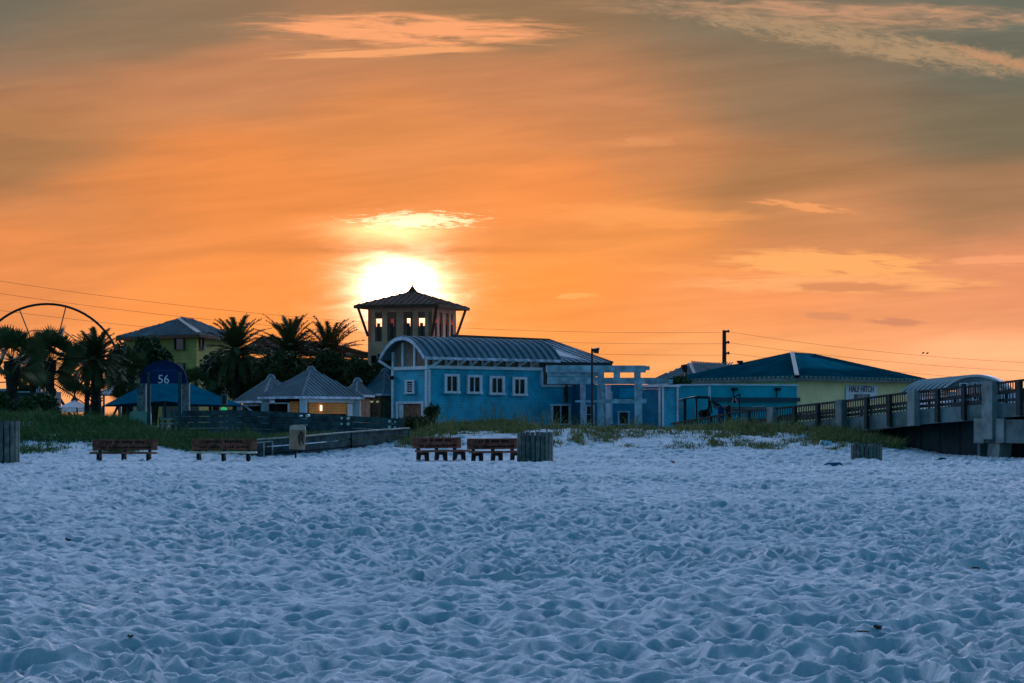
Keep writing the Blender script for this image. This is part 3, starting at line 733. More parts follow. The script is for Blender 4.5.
mb = MB(); kl.rect(mb, 372.5, 405, 380, 413, .02, .06); mb.build('menu_board', mat('red_brown_board', (.12,.035,.02), .8, .3, 7.), rt)
mb = MB(); kl.rect(mb, 361, 407, 368.5, 415, .15, .06); mb.build('counter_panel', greyw, rt)
for a in (373.5, 379.5):
    q = kl.pt(a, 401.7, .12); mb = MB(); mb.tube([q-Vector((0,0,.05)), q+Vector((0,0,.05))], .08, 8); mb.build('lamp', mat('dim_lamp', (.5,.5,.35), .5, .02, emit=((.8,.8,.45), .25)), rt)

# ---------------------------------------------------------------- teal canopy, number sign, pillars
root = thing('shade_canopy', (xpx(175, 122), 122, .9), 'wide teal fabric canopy on posts behind the numbered sign', 'canopy')
yc = 121.
top = [P(146, 384, 123), P(190, 383.5, 123)]
low_ = [P(103, 405.5, 120), P(147, 402, 119), P(165, 401, 119), P(189, 404, 119), P(216, 405, 119.5), P(243, 405.5, 120)]
mb = MB(); vs = low_+top+[P(103,405.5,126), P(243,405.5,126)]
mb.add(vs, [(0,1,6),(1,2,6),(2,7,6),(2,3,7),(3,4,7),(4,5,7),(5,9,7),(0,6,8),(6,7,9,8)])
mb.add([v_-Vector((0,0,.06)) for v_ in vs], [(0,6,1),(1,6,2),(2,6,7),(2,7,3),(3,7,4),(4,7,5),(5,7,9),(0,8,6),(6,8,9,7)])
mb.build('fabric', canvas, root)
for p in (low_[0], low_[5], P(103,405.5,126), P(243,405.5,126), low_[2]):
    mb = MB(); mb.tube([(p.x, p.y, .3), (p.x, p.y, p.z-.02)], .06, 8); mb.build('post', steel, root)
mb = MB(); mb.box(low_[1].x, low_[2].x+1., 124, 124.2, zpy(411,124)-.4, zpy(407,124)); mb.build('counter_board', whitep, root)
root = thing('number_sign', (xpx(164, 113), 113, .8), 'arched navy sign reading 56 between two tall posts', 'sign')
Y_ = 113.; pts = []
for i in range(25):
    a = math.pi*i/24; pts.append(P(163.5-23.5*math.cos(a), 383.5-23*math.sin(a)**.85, Y_))
mb = MB(); mb.prism(pts, (0, .12, 0)); mb.build('arch_panel', mat('dark_navy', (.003,.02,.075), .8, .1, 2., spec=.15), root)
pts = [P(150, 383.5, Y_-.05), P(178.5, 383.5, Y_-.05), P(178.5, 371, Y_-.05), P(172, 366.5, Y_-.05), P(164, 364.8, Y_-.05), P(156, 366.5, Y_-.05), P(150, 371, Y_-.05)]
mb = MB(); mb.prism(pts, (0, .04, 0)); bd = mb.build('sign_board', navy, root)
mb = MB(); mb.bar(P(151,370.5,Y_-.06), P(178,370.5,Y_-.06), .02, .03); mb.build('trim_line', mat('blue_line', (.01,.05,.16), .7), bd)
text_obj('number', '56', .56, letter, bd, P(163.5, 379.6, Y_-.07), 0, .01)
for a in (149, 180):
    mb = MB(); mb.box(xpx(a-1.7, Y_), xpx(a+1.7, Y_), Y_-.13, Y_+.02, .8, zpy(372, Y_)); mb.build('post', mat('sign_post_paint', (.02,.05,.06), .7), root)
for a, lb in ((141.3, 'grey stone gate pillar left of the numbered sign'), (184.7, 'grey stone gate pillar right of the numbered sign')):
    mb = MB(); mb.box(xpx(a-4.2, 114.5), xpx(a+4.2, 114.5), 114.5, 114.9, .7, zpy(384, 114.5)); mb.box(xpx(a-4.6, 114.5), xpx(a+4.6, 114.5), 114.44, 114.96, zpy(384, 114.5), zpy(383, 114.5))
    tag(mb.build('stone_pillar', stone), lb, 'pillar', 'stone pillars beside the numbered sign')
# pale rounded planter
mb = MB(); x0, x1 = xpx(127, 113.6), xpx(149, 113.6); z1 = zpy(411, 113.6); prof = []; x0 += .1
for i in range(13):
    a = math.pi*i/12; prof.append(Vector(((x0+x1)/2-(x1-x0)/2*math.copysign(abs(math.cos(a))**.35, math.cos(a)), 113.6, z1-.18+.18*math.sin(a))))
mb.prism([Vector((x0,113.6,z1-.8))]+prof+[Vector((x1,113.6,z1-.8))], (0,.8,0))
tag(mb.build('utility_cover', mat('pale_green_plastic', (.26,.36,.28), .7, .08)), 'low pale green rounded utility cover in the dune grass', 'utility cover')
# crossing style signal
root = thing('signal_post', (xpx(224, 113), 113, .8), 'small signal box on a post with a green light at its foot', 'signal')
mb = MB(); mb.box(xpx(221,113), xpx(227,113), 113, 113.15, zpy(405,113), zpy(394,113)); mb.build('housing', mat('grey_box', (.10,.11,.10), .7, .1), root)
mb = MB(); mb.box(xpx(222.4,113), xpx(225.6,113), 112.97, 112.995, zpy(404,113), zpy(395.5,113)); mb.build('face', rubber, root)
mb = MB(); mb.tube([(xpx(224,113), 113.07, .8), (xpx(224,113), 113.07, zpy(405,113))], .04, 8); mb.build('post', steel, root)
mb = MB(); q = P(223.8, 408.4, 112.9); mb.tube([q+Vector((0,0,-.08)), q+Vector((0,0,.0)), q+Vector((0,0,.06))], [.14,.13,.04], 10); mb.build('lamp', mat('green_lamp', (.02,.5,.15), .5, .02, emit=((.02,.8,.2), .35)), root)

# small tent far left
root = thing('pavilion_tent', (xpx(74, 170), 170, 1.05), 'small pale pointed tent with a finial seen between the palm trunks', 'tent')
n_, l_, r_, b_ = P(77,407.5,166), P(58,407,170), P(92,407,171), P(74,407,175); ap_ = P(74.5, 399.5, 170)
for p in (n_, l_, r_, b_): p.z = n_.z
for i, (a, b) in enumerate(((n_, r_), (r_, b_), (b_, l_), (l_, n_))):
    mb = MB(); mb.prism([a, b, ap_], (0,0,-.05)); mb.build('roof_panel', mat('pale_canvas', (.20,.28,.33), .8, .1), root)
    mb = MB(); mb.prism([a, b, b-Vector((0,0,.32)), a-Vector((0,0,.32))], (0,.04,0)); mb.build('valance', whitep, root)
    mb = MB(); mb.tube([(a.x,a.y,.9), a], .06, 6); mb.build('post', steel, root)
mb = MB(); mb.tube([ap_-Vector((0,0,.1)), ap_+Vector((0,0,.25)), ap_+Vector((0,0,.8))], [.3,.08,.02], 6); mb.build('finial', rust, root)
# far white balcony house at the left
root = thing('balcony_house', (xpx(33, 200), 200, 1.0), 'far pale house with dark window and white balcony rail between palms', 'house')
hw = Wall((10, 200), (52, 200))
mb = MB(); hw.rect(mb, -6, 372, 52, 425, -4, 4, bottom=.9)
mb = MB(); hw.rect(mb, -8, 391.5, 52, 425, -4, 4, bottom=.9); mb.build('wall', mat('far_teal_wall', (.03,.06,.06), .8), root)
mb = MB(); hw.rect(mb, 18, 385, 33.5, 391.5, -2, 1.9); mb.build('window', dark, root)
mb = MB(); hw.rect(mb, -8, 388.6, 18, 391.5, -1, 1.2); hw.rect(mb, 33.5, 384.2, 51.5, 385.8, .0, .15); hw.rect(mb, 16, 391.2, 51.5, 392.6, .1, .15)
for i in range(9): hw.rect(mb, 34+i*2.1, 385.8, 34.8+i*2.1, 391.3, .05, .08)
hw.rect(mb, 41, 379.5, 43, 384.2, .0, .2); hw.rect(mb, 49, 379.5, 51, 384.2, .0, .2); mb.build('balcony_rail', mat('far_white', (.32,.38,.42), .7), root)
root = thing('garden_pergola', (xpx(115, 150), 150, 1.0), 'pale lattice pergola half hidden under the left trees', 'pergola')
gw = Wall((98, 150), (137, 150))
for i in range(10):
    mb = MB(); p = gw.at(99+i*4); mb.bar(Vector((p.x, 148.6, zpy(395,150))), Vector((p.x+.5, 152.5, zpy(392,150)+.35)), .09, .14); mb.build('slat', mat('far_white', (.32,.38,.42)), root)
mb = MB(); gw.rect(mb, 97, 394, 137, 396, .0, .2); mb.build('beam', mat('far_white', (.32,.38,.42)), root)
for a in (104, 120.5, 134):
    mb = MB(); gw.rect(mb, a-.9, 396, a+.9, 425, .0, .15, bottom=.9); mb.build('post', mat('far_white', (.32,.38,.42)), root)

# ---------------------------------------------------------------- wheel
root = thing('wheel_frame', (xpx(47, 215), 215, 1.0), 'large dark wheel frame with thin spokes rising behind the palms', 'ferris wheel')
wc = P(47, 379.5, 215); Rw = 75.5*215/F
def circ(r, n, a0=0): return [wc+Vector((math.cos(a0+2*math.pi*i/n)*r, 0, math.sin(a0+2*math.pi*i/n)*r)) for i in range(n+1)]
mb = MB(); mb.tube(circ(Rw, 72), .12, 6); mb.build('rim', steel, root)
mb = MB(); mb.tube(circ(Rw*.68, 10, R(90+18)), .045, 5); mb.build('inner_ring', steel, root)
mb = MB(); mb.tube([wc+Vector((0,-.4,0)), wc+Vector((0,.4,0))], .5, 12); mb.build('hub', steel, root)
for i in range(10):
    a = R(90-12.5+ i*36+ (-2)); mb = MB(); mb.tube([wc, wc+Vector((math.cos(a)*Rw, 0, math.sin(a)*Rw))], .055, 5); mb.build('spoke', steel, root)
for s in (-1, 1):
    mb = MB(); mb.tube([wc+Vector((0,.3*s,0)), (wc.x+2.6*s, wc.y+.3*s, .9)], .14, 6); mb.build('leg', steel, root)

# ---------------------------------------------------------------- left board fence and ramp
def board_fence(root, path, boards, bm, th=.05, posts=None, ph=0., gap=0.03):
    """path: list of (px,Y,ztop); boards: list of (drop0, drop1) below the top line"""
    pts = [Vector((xpx(a, Y), Y, z)) for a, Y, z in path]
    mb = MB()
    for a, b in zip(pts[:-1], pts[1:]):
        for d0, d1 in boards:
            mb.hexa([a+Vector((0,0,-d1)), b+Vector((0,0,-d1)), b+Vector((0,th,-d1)), a+Vector((0,th,-d1)), a+Vector((0,0,-d0)), b+Vector((0,0,-d0)), b+Vector((0,th,-d0)), a+Vector((0,th,-d0))])
    mb.build('boards', bm, root)
    if posts:
        for a, b in zip(pts[:-1], pts[1:]):
            n_ = max(1, int((b-a).length/posts))
            for i in range(n_+1):
                p = a+(b-a)*(i/n_); mb = MB(); mb.box(p.x-.07, p.x+.07, p.y+th+.003, p.y+th+.15, p.z-1.6, p.z+ph); mb.build('post', bm, root)
root = thing('boardwalk_fence', (xpx(290, 112), 112, .6), 'long dark grey horizontal board fence along the upper boardwalk', 'fence')
path = [(172,113.5,zpy(411,113.5)), (230,112.5,zpy(410,112.5)), (300,112,zpy(412.5,112)), (350,111.5,zpy(416,111.5)), (402,111,zpy(418.5,111))]
board_fence(root, path, ((0,.26),(.28,.54),(.56,.82),(.84,1.25)), timber, posts=2.4)
refl = mat('pale_reflector', (.55,.6,.58), .4, .02)
for a, b in ((300,416),(307,415.8),(341.5,420.8),(348,421),(341.5,426.5),(348,426.5),(389.5,424),(395,424.5),(389.5,429.5),(395,429.7)):
    q = P(a, b-2.6 if a > 310 else b, 110.9); mb = MB(); mb.tube([q, q+Vector((0,.1 if a>310 else 1.2,0))], .075 if a in (348,389.5,307) else .05, 10); mb.build('reflector', refl, root)
root = thing('ramp_rail', (xpx(330, 103), 103, .0), 'sloping board sided ramp with pale top rail rising from the sand', 'ramp')
path = [(253,99.5,zpy(439.8,99.5)), (300,100.5,zpy(436.5,100.5)), (350,103,zpy(432,103)), (408,107,zpy(428,107))]
board_fence(root, path, ((.05,.30),(.34,.60),(.64,1.1)), timber, posts=2.5)
pts = [Vector((xpx(a, Y), Y, z)) for a, Y, z in path]
mb = MB()
for a, b in zip(pts[:-1], pts[1:]): mb.bar(a+Vector((0,.02,0)), b+Vector((0,.02,0)), .2, .05)
mb.build('top_rail', timber_lt, root)
mb = MB()
for a, b in zip(pts[:-1], pts[1:]): mb.prism([a+Vector((0,.2,-.45)), b+Vector((0,.2,-.45)), b+Vector((0,2.4,-.45)), a+Vector((0,2.4,-.45))], (0,0,-.12))
mb.build('deck', timber, root)
root = thing('ramp_gate', (xpx(262, 98.6), 98.6, -.05), 'pale metal gate rail at the foot of the ramp', 'railing')
for a in (264, 272.5):
    mb = MB(); mb.tube([P(a, 459, 98.6), P(a, 441.5, 98.6)], .025, 6); mb.build('post', timber_lt, root)
mb = MB(); mb.tube([P(252, 443, 98.6), P(272.5, 441.2, 98.6)], .03, 6); mb.build('rail', timber_lt, root)
mb = MB(); mb.box(xpx(256,98.9), xpx(263,98.9), 98.9, 98.95, -.2, zpy(441.5, 98.9)); mb.build('panel', timber, root)
# low dark curved board fence behind the left grass
root = thing('low_rail_fence', (xpx(160, 110), 110, .8), 'short pale two rail section beneath the numbered sign', 'fence')
for b in (419, 423.5):
    mb = MB(); mb.bar(P(160, b, 110), P(174, b, 110), .05, .07); mb.build('rail', timber_lt, root)
for a in (160, 174):
    mb = MB(); mb.bar(P(a, 428, 110.05), P(a, 417, 110.05), .08, .08); mb.build('post', timber, root)

# ---------------------------------------------------------------- tan box on post
root = thing('notice_board', (xpx(297, 95), 95, 0), 'tan notice board with a curved top and dark strap on a short post', 'sign')
Y_ = 95.; pts = [P(289,449,Y_), P(304.5,450,Y_), P(305.5,430,Y_), P(305,426.2,Y_), P(301,425.2,Y_), P(294,425,Y_), P(290.3,426,Y_), P(289.5,429.5,Y_)]
mb = MB(); mb.prism(pts, (0,.16,0)); mb.build('board', tan, root)
pts = [P(289.2,429.6,Y_-.02), P(305.6,430,Y_-.02), P(305,426,Y_-.02), P(301,424.8,Y_-.02), P(294,424.7,Y_-.02), P(290,425.7,Y_-.02)]
mb = MB(); mb.prism(pts, (0,.2,0)); mb.build('cap', mat('pale_tan', (.40,.32,.25), .8, .1), root)
mb = MB(); mb.bar(P(295.7,458,Y_+.08), P(295.7,449,Y_+.08), .07, .07, up=(0,1,0)); mb.build('post', benchd, root)
mb = MB(); mb.tube([P(299.5,445,Y_-.03), P(298.8,437,Y_-.04), P(301,431.5,Y_-.04), P(302.8,434,Y_-.04), P(302,440,Y_-.04), P(303.5,444,Y_-.03)], [.02,.045,.05,.05,.045,.02], 6); mb.build('strap', rubber, root)

# ---------------------------------------------------------------- benches
def bench(label, seatm):
    rt = thing('beach_bench', (0,0,0), label, 'bench', 'wooden benches at the foot of the dune')
    mb = MB(); mb.box(-1.25, 1.25, .10, .15, .60, .80); mb.box(-1.25, 1.25, .095, .145, .385, .599); mb.mark(); r_ = random.Random(hash(label) % 97 if False else len(label))
    for zc, h_, a0, a1 in ((.70, .10, -.72, .72), (.49, .07, -.95, .95)):
        x = a0
        while x < a1:
            wd_ = r_.uniform(.03, .075)
            if r_.random() > .14:
                mb.box(x, x+wd_, .086 if zc > .6 else .081, .101 if zc > .6 else .096, zc-h_/2, zc-h_/2+h_*r_.uniform(.75,1))
            x += wd_+.025
    mb.build('backrest', [benchw, ink], rt)
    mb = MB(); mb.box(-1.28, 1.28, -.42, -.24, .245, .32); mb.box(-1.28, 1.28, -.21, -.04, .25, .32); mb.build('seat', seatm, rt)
    for x in (-.95, 0, .95):
        mb = MB(); w_ = .055
        pts = [(-.44,-.25),(-.30,-.25),(-.22,.02),(-.08,.10),(.02,-.02),(.06,-.25),(.22,-.25),(.17,.25),(.20,.60),(.16,.76),(.151,.76),(.151,.40),(.02,.245),(-.44,.245)]
        # two prongs and a back upright: built from convex pieces
        def pc(ps): mb.prism([(x-w_, a, b) for a, b in ps], (2*w_,0,0))
        pc([(-.44,-.25),(-.34,-.25),(-.24,.245),(-.42,.245)]); pc([(.12,-.25),(.22,-.25),(.18,.245),(.0,.245)])
        pc([(-.24,.13),(.03,.13),(.0,.245),(-.24,.245)]); pc([(.08,.245),(.18,.245),(.225,.76),(.155,.76)])
        mb.build('leg', benchd, rt)
    return rt
b1 = bench('dark bench with lettered backboard, leftmost of the four and farthest from the ramp', benchw)
b1.location = (xpx(124.5, 93), 93, 0)
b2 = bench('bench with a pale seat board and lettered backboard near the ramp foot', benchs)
b2.location = (xpx(224, 93), 93, .02)
b3 = copy_tree(b1); b3['label'] = 'angled bench seen side on with splayed legs, left of the right pair'
b3.location = (xpx(439, 93.3), 93.3, .07); b3.rotation_euler[2] = R(44)
b4 = copy_tree(b1); b4['label'] = 'angled bench close beside the slatted bin enclosure at mid beach'
b4.location = (xpx(495, 93.6), 93.6, .03); b4.rotation_euler[2] = R(38)

# ---------------------------------------------------------------- slatted enclosures
def enclosure(px, Y, rad, h, label, n=22, z0=-.1, dome=0.):
    rt = thing('slatted_enclosure', (xpx(px, Y), Y, 0), label, 'bin enclosure', 'slatted timber bin enclosures on the beach')
    c_ = Vector((xpx(px, Y), Y, 0)); mb = MB(); ww = 2*math.pi*rad/n*.78
    for i in range(n):
        a = 2*math.pi*i/n; p = c_+Vector((math.cos(a)*rad, math.sin(a)*rad, 0)); tn_ = Vector((-math.sin(a), math.cos(a), 0)); rn = Vector((math.cos(a), math.sin(a), 0))
        hh = h+rng.uniform(-.02,.02)+dome*(1-abs(math.cos(a)))
        A = p-tn_*ww/2; B = p+tn_*ww/2
        mb.hexa([A+Vector((0,0,z0)), B+Vector((0,0,z0)), B-rn*.04+Vector((0,0,z0)), A-rn*.04+Vector((0,0,z0)), A+Vector((0,0,hh)), B+Vector((0,0,hh)), B-rn*.04+Vector((0,0,hh)), A-rn*.04+Vector((0,0,hh))])
    mb.build('slats', slat, rt)
    mb = MB(); mb.tube([c_+Vector((0,0,z0)), c_+Vector((0,0,h-.12))], rad-.09, 20); mb.build('inner_bin', rubber, rt)
    for z in (.15*h, .82*h):
        mb = MB(); mb.tube([c_+Vector((0,0,z)), c_+Vector((0,0,z+.07))], rad-.045, 24); mb.build('hoop', steel, rt)
    return rt
enclosure(535, 92.5, .69, 1.08, 'slatted grey timber bin enclosure beside the angled benches')
enclosure(-2, 88, .77, 1.52, 'tall slatted timber enclosure cut by the left edge of the view', n=20)
enclosure(866.5, 95, .61, .58, 'low half buried slatted enclosure alone below the pier ramp', n=22, z0=-.3, dome=.06)

# ---------------------------------------------------------------- pier ramp
root = thing('pier_ramp', (xpx(850, 112), 112, .5), 'concrete and timber pier ramp climbing to the right with dark railings', 'pier')
pl = Wall((680, 126), (990, 100.5))
def rail_py(px): return float(np.interp(px, [640,690,735,781,850,911,989,1024,1100], [428,420,411.5,407,399.5,391.3,383.4,379,370]))
def deck_py(px): return float(np.interp(px, [640,690,735,781,850,911,989,1024,1100], [436,432,427,423,418,410,404,402,398]))
def bot_py(px): return float(np.interp(px, [640,690,781,850,911,985,1024,1100], [446,442,438,432.5,425,419.5,416,412]))
def ribbon(mb, fa_, fb_, x0, x1, off, th, step=12):
    xs = np.linspace(x0, x1, max(2, int((x1-x0)/step)+1))
    for a, b in zip(xs[:-1], xs[1:]):
        p0, p1 = pl.pt(a, fb_(a), off), pl.pt(b, fb_(b), off); q0, q1 = pl.pt(a, fa_(a), off), pl.pt(b, fa_(b), off)
        t_ = pl.n*th
        mb.hexa([p0+t_, p1+t_, p1, p0, q0+t_, q1+t_, q1, q0])
mb = MB(); ribbon(mb, deck_py, bot_py, 660, 1090, -.3, .3); mb.build('girder', conc, root)
mb = MB(); ribbon(mb, lambda x: deck_py(x)-.2, lambda x: deck_py(x)+3, 660, 1090, -4.0, 3.69); mb.build('deck', conc, root)
mb = MB(); ribbon(mb, rail_py, lambda x: rail_py(x)+1.8, 672, 1090, -.12, .2); mb.build('handrail', darkwood, root)
mb = MB(); ribbon(mb, lambda x: rail_py(x)+9.5, lambda x: rail_py(x)+12.5, 672, 1090, -.08, .1)
ribbon(mb, lambda x: deck_py(x)-4.5, lambda x: deck_py(x)-1.5, 672, 1090, -.08, .1); mb.build('lower_rail', darkwood, root)
mb = MB()
x = 674.
while x < 1088:
    p = pl.pt(x, rail_py(x)+1.8, -.03); q = pl.pt(x, rail_py(x)+10, -.03); mb.bar(p, q, .045, .045, up=(0,1,0)); x += 2.35
mb.build('balusters', darkwood, root)
conc_posts = (775, 844, 916.5, 993)
for a in conc_posts:
    hw_ = {775:2.9, 844:3.1, 916.5:3.6, 993:5.2}[a]; mb = MB()
    top_ = zpy(rail_py(a)-(.5 if a < 980 else 2), pl.at(a).y)
    pl.rect(mb, a-hw_, 0, a+hw_, 0, -.02, .32, bottom=0)
    bz = zpy(bot_py(a), pl.at(a).y)-(.05 if a < 980 else .85)
    mb.v = [(x_, y_, top_ if i >= 4 else bz) for i, (x_, y_, z_) in enumerate(mb.v)]; mb.build('concrete_post', conc_lt, root)
for a in (693, 712, 729, 750, 796, 819, 868, 891, 939, 965.5, 1021, 1046):
    hw_ = .8+(a-690)/330*1.1; mb = MB(); top_ = zpy(rail_py(a)+.6, pl.at(a).y)
    pl.rect(mb, a-hw_, 0, a+hw_, 0, .01, .14, bottom=0); bz = zpy(bot_py(a)-1, pl.at(a).y)
    mb.v = [(x_, y_, top_ if i >= 4 else bz) for i, (x_, y_, z_) in enumerate(mb.v)]; mb.build('rail_post', darkwood, root)
# far side railing
mb = MB()
for fa_, h_ in ((rail_py, 1.6), (lambda x: rail_py(x)+10, 2.)):
    ribbon(mb, fa_, lambda x, g=fa_, hh=h_: g(x)+hh, 672, 1090, -4.0, .1)
x = 676.
while x < 1088:
    p = pl.pt(x, rail_py(x)+1, -3.95); q = pl.pt(x, deck_py(x), -3.95); mb.bar(p, q, .05 if int(x) % 5 else .14, .05, up=(0,1,0)); x += 3.1
mb.build('far_railing', darkwood, root)
# boarded enclosure under the deck
mb = MB(); ribbon(mb, lambda x: bot_py(x)-1, lambda x: 462, 840, 1090, -.9, .1)
mb.build('under_boarding', mat('dark_boarding', (.014,.028,.032), .85, .2, 2., planks=.6, axis='x', spec=.1), root)
# bent block and column
mb = MB(); pl.rect(mb, 977.5, 419.5, 1100, 443.5, -.3, .45); mb.build('pier_cap', conc, root)
for a, b in ((978, 988), (1000, 1008)):
    mb = MB(); pl.rect(mb, a, 418.5, b, 443, .15, .06); mb.build('cap_pilaster', conc_lt, root)
mb = MB(); p = pl.at(996); q = [(990.5,443.5),(1002,443.5),(1000.5,462),(988.5,462)]
mb.prism([pl.pt(a, b, .1) for a, b in q], -pl.n*.6); mb.build('column', conc_lt, root)
mb = MB(); pl.rect(mb, 977.5, 443.5, 980, 462, -.3, .3); mb.build('column', conc, root)

# arched pavilion behind the ramp
root = thing('arched_pavilion', (xpx(965, 128), 128, 1.0), 'low pavilion with a curved ribbed metal roof behind the pier railings', 'building')
va = Wall((947, 122), (1008, 119)); vd = Vector((.2, 15.5, 0))
pa, pb = va.at(944), va.at(1010); wdv = (pb-pa); zsp = zpy(390.5, 121); rise = zpy(377, 121)-zsp; ring = []
for j in (0, 1):
    for i in range(21):
        t_ = i/20; q = pa+wdv*t_+vd*j*.9; ring.append(Vector((q.x, q.y, zsp+rise*(1-abs(2*t_-1)**2.2))))
mb = MB(); r2_ = [p-Vector((0,0,.12)) for p in ring]; fs = []
for i in range(20): fs += [(i, i+1, 22+i, 21+i), (42+i+1, 42+i, 63+i, 63+i+1), (i+1, i, 42+i, 43+i), (21+i, 22+i, 64+i, 63+i)]
mb.add(ring+r2_, fs); mb.mark()
for j in range(9):
    f_ = j/8
    for i in range(20):
        a = ring[i]*(1-f_)+ring[21+i]*f_; b = ring[i+1]*(1-f_)+ring[22+i]*f_; mb.bar(a+Vector((0,0,.06)), b+Vector((0,0,.06)), .30, .12)
rf = mb.build('curved_roof', [metal, mat('pale_seam', (.36,.42,.46), .5, .05)], root)
mb = MB()
for i in range(20): mb.bar(ring[i]-Vector((0,.05,.1)), ring[i+1]-Vector((0,.05,.1)), .08, .25)
mb.build('arch_trim', metal_lt, rf)
mb = MB(); va.rect(mb, 949, 391, 1005, 425, -3, 2.9, bottom=1.0); mb.build('wall', greyw, root)
mb = MB(); pts = [Vector((p.x, p.y+.1, max(zsp, p.z-.15))) for p in ring[1:20]]; mb.prism(pts, (0,.1,0)); mb.build('gable', greyw, root)
for b_ in ((961,383,969,400), (974,382.5,979,400), (984,384,992,400)): window(va, *b_, root, fm=whitep, fr=.8, mull=0)
solid([pa+vd*.05+Vector((.25,0,0)), pb+vd*.05-Vector((.25,0,0)), pb+vd*.88-Vector((.25,0,0)), pa+vd*.88+Vector((.25,0,0))], 1.0, zsp-.05, 'rear_wall', greyw, root)

# ---------------------------------------------------------------- dark shelter and bikes by the teal wall
root = thing('dark_shelter', (xpx(696, 136), 136, 1.0), 'small dark timber shelter frame with sloping top before the teal wall', 'shelter')
mb = MB(); mb.prism([P(681,399.2,135), P(697,395.8,135), P(697,397.4,135), P(681,400.6,135)], (0,2.,0)); mb.prism([P(697.05,395.8,135), P(710,396.4,135), P(710,398.6,135), P(697.05,398.4,135)], (0,2.,0)); mb.build('roof', rubber, root)
for a, yb in ((684.5, 135.1), (696.5, 135.1), (685.5, 136.8), (709, 136.8)):
    mb = MB(); mb.box(xpx(a-.9,yb), xpx(a+.9,yb), yb, yb+.12, .8, zpy(398,yb)); mb.build('post', rubber, root)
mb = MB(); mb.bar(P(709,398,135.1), P(712,413,135.1), .1, .1); mb.build('brace', rubber, root)
for i in range(5):
    mb = MB(); mb.bar(P(677.5,401+i*3,136.5), P(683.5,401+i*3,136.5), .05, .07); mb.build('side_slat', greyw, root)
root = thing('beach_wheelchair', (xpx(705, 134), 134, 1.0), 'dark wheeled cart parked under the timber shelter', 'cart')
for a in (702.5, 706.5):
    c_ = P(a, 414, 134.2); mb = MB(); mb.tube([c_+Vector((0,-.08,0)), c_+Vector((0,.08,0))], .24, 14); mb.build('wheel', rubber, root)
mb = MB(); mb.bar(P(701,411,134.2), P(708,409.5,134.2), .3, .08); mb.bar(P(707.5,410,134.2), P(709,404,134.2), .05, .05); mb.build('frame', steel, root)
root = thing('beach_boat', (xpx(742, 134), 134, 1.0), 'small pale hulled boat lying beside the ramp below the teal wall', 'boat')
mb = MB(); secs = [(713,403.5,.12),(719,406,.5),(735,407,.8),(752,407,.8),(765,406,.55)]; vs = []
for a, b, w_ in secs:
    Y0 = 135; zt2 = zpy(b, Y0); zb2 = zpy(b+4.2, Y0)
    vs += [Vector((xpx(a,Y0), Y0-w_, zt2)), Vector((xpx(a,Y0), Y0-w_*.5, zb2)), Vector((xpx(a,Y0), Y0+w_*.5, zb2)), Vector((xpx(a,Y0), Y0+w_, zt2))]
fs = []
for i in range(4): fs += [(4*i,4*i+4,4*i+5,4*i+1),(4*i+1,4*i+5,4*i+6,4*i+2),(4*i+2,4*i+6,4*i+7,4*i+3),(4*i+3,4*i+7,4*i+4,4*i)]
fs += [(0,1,2,3),(19,18,17,16)]; mb.add(vs, fs); mb.build('hull', mat('pale_hull', (.14,.22,.27), .6, .15, 3.), root)
mb = MB(); mb.bar(P(711,400.5,134.6), P(721,407,134.6), .12, .16); mb.build('bow_post', steel, root)
mb = MB(); mb.bar(P(716,408,134.3), P(766,408.3,134.3), .06, .05); mb.build('rub_rail', timber_lt, root)
root = thing('shower_post', (xpx(739, 133.5), 133.5, 1.0), 'dark shower post with bent head in front of the teal wall', 'shower')
mb = MB(); mb.tube([P(739.6,420,133.5), P(739.6,393.5,133.5)], .05, 6); mb.build('pole', steel, root)
mb = MB(); mb.tube([P(739.6,394,133.5), P(736,396,133.5), P(734.4,396.5,133.5)], .045, 6); mb.tube([P(734.4,398,133.5), P(734.4,403,133.5)], [.06,.16], 8); mb.build('shower_head', steel, root)
for a, b, cm_, lb in ((728.5, 409, mat('maroon_bin_paint', (.03,.008,.012), .7), 'small maroon drum bin beside the pale hulled boat'), (721, 410, navy, 'small navy drum bin at the bow of the pale boat')):
    c_ = P(a, b, 133.2); mb = MB(); mb.tube([(c_.x,c_.y,.9), (c_.x,c_.y,c_.z+.15), (c_.x,c_.y,c_.z+.22)], [.17,.18,.1], 12); tag(mb.build('drum_bin', cm_), lb, 'bin', 'drum bins by the teal wall')

# ---------------------------------------------------------------- poles, lamp, wires
root = thing('floodlight_pole', (xpx(592, 128), 128, .8), 'slim dark pole with one floodlight in front of the pergola', 'street lamp')
mb = MB(); mb.tube([P(592,432,128), P(592,348.5,128)], [.075,.055], 8); mb.build('pole', steel, root)
mb = MB(); mb.hexa([P(593.5,353,127.8), P(598.6,353.6,127.8), P(598.6,353.2,128.3), P(593.5,352.8,128.3), P(592.6,348.8,127.8), P(599.6,347.6,127.8), P(599.6,347.2,128.3), P(592.6,348.4,128.3)]); mb.build('lamp_head', steel, root)
mb = MB(); mb.box(xpx(590.8,128), xpx(592,128), 127.85, 128.1, zpy(352,128), zpy(348,128)); mb.build('bracket', steel, root)
root = thing('utility_pole', (xpx(724.3, 195), 195, 1.0), 'dark utility pole with three short arms above the grey roof', 'utility pole')
mb = MB(); mb.tube([P(724.3,420,195), P(724.3,330.2,195)], [.22,.15], 8); mb.build('pole', mat('creosote_wood', (.03,.022,.02), .9), root)
for b in (331.5, 342.5, 353.3):
    mb = MB(); mb.tube([P(724.6,b+.8,194.8), P(729.2,b-1,194.8)], [.1,.07], 6); mb.tube([P(727.6,b,194.8), P(729.3,b-.6,194.8)], .13, 6); mb.build('insulator_arm', steel, root)
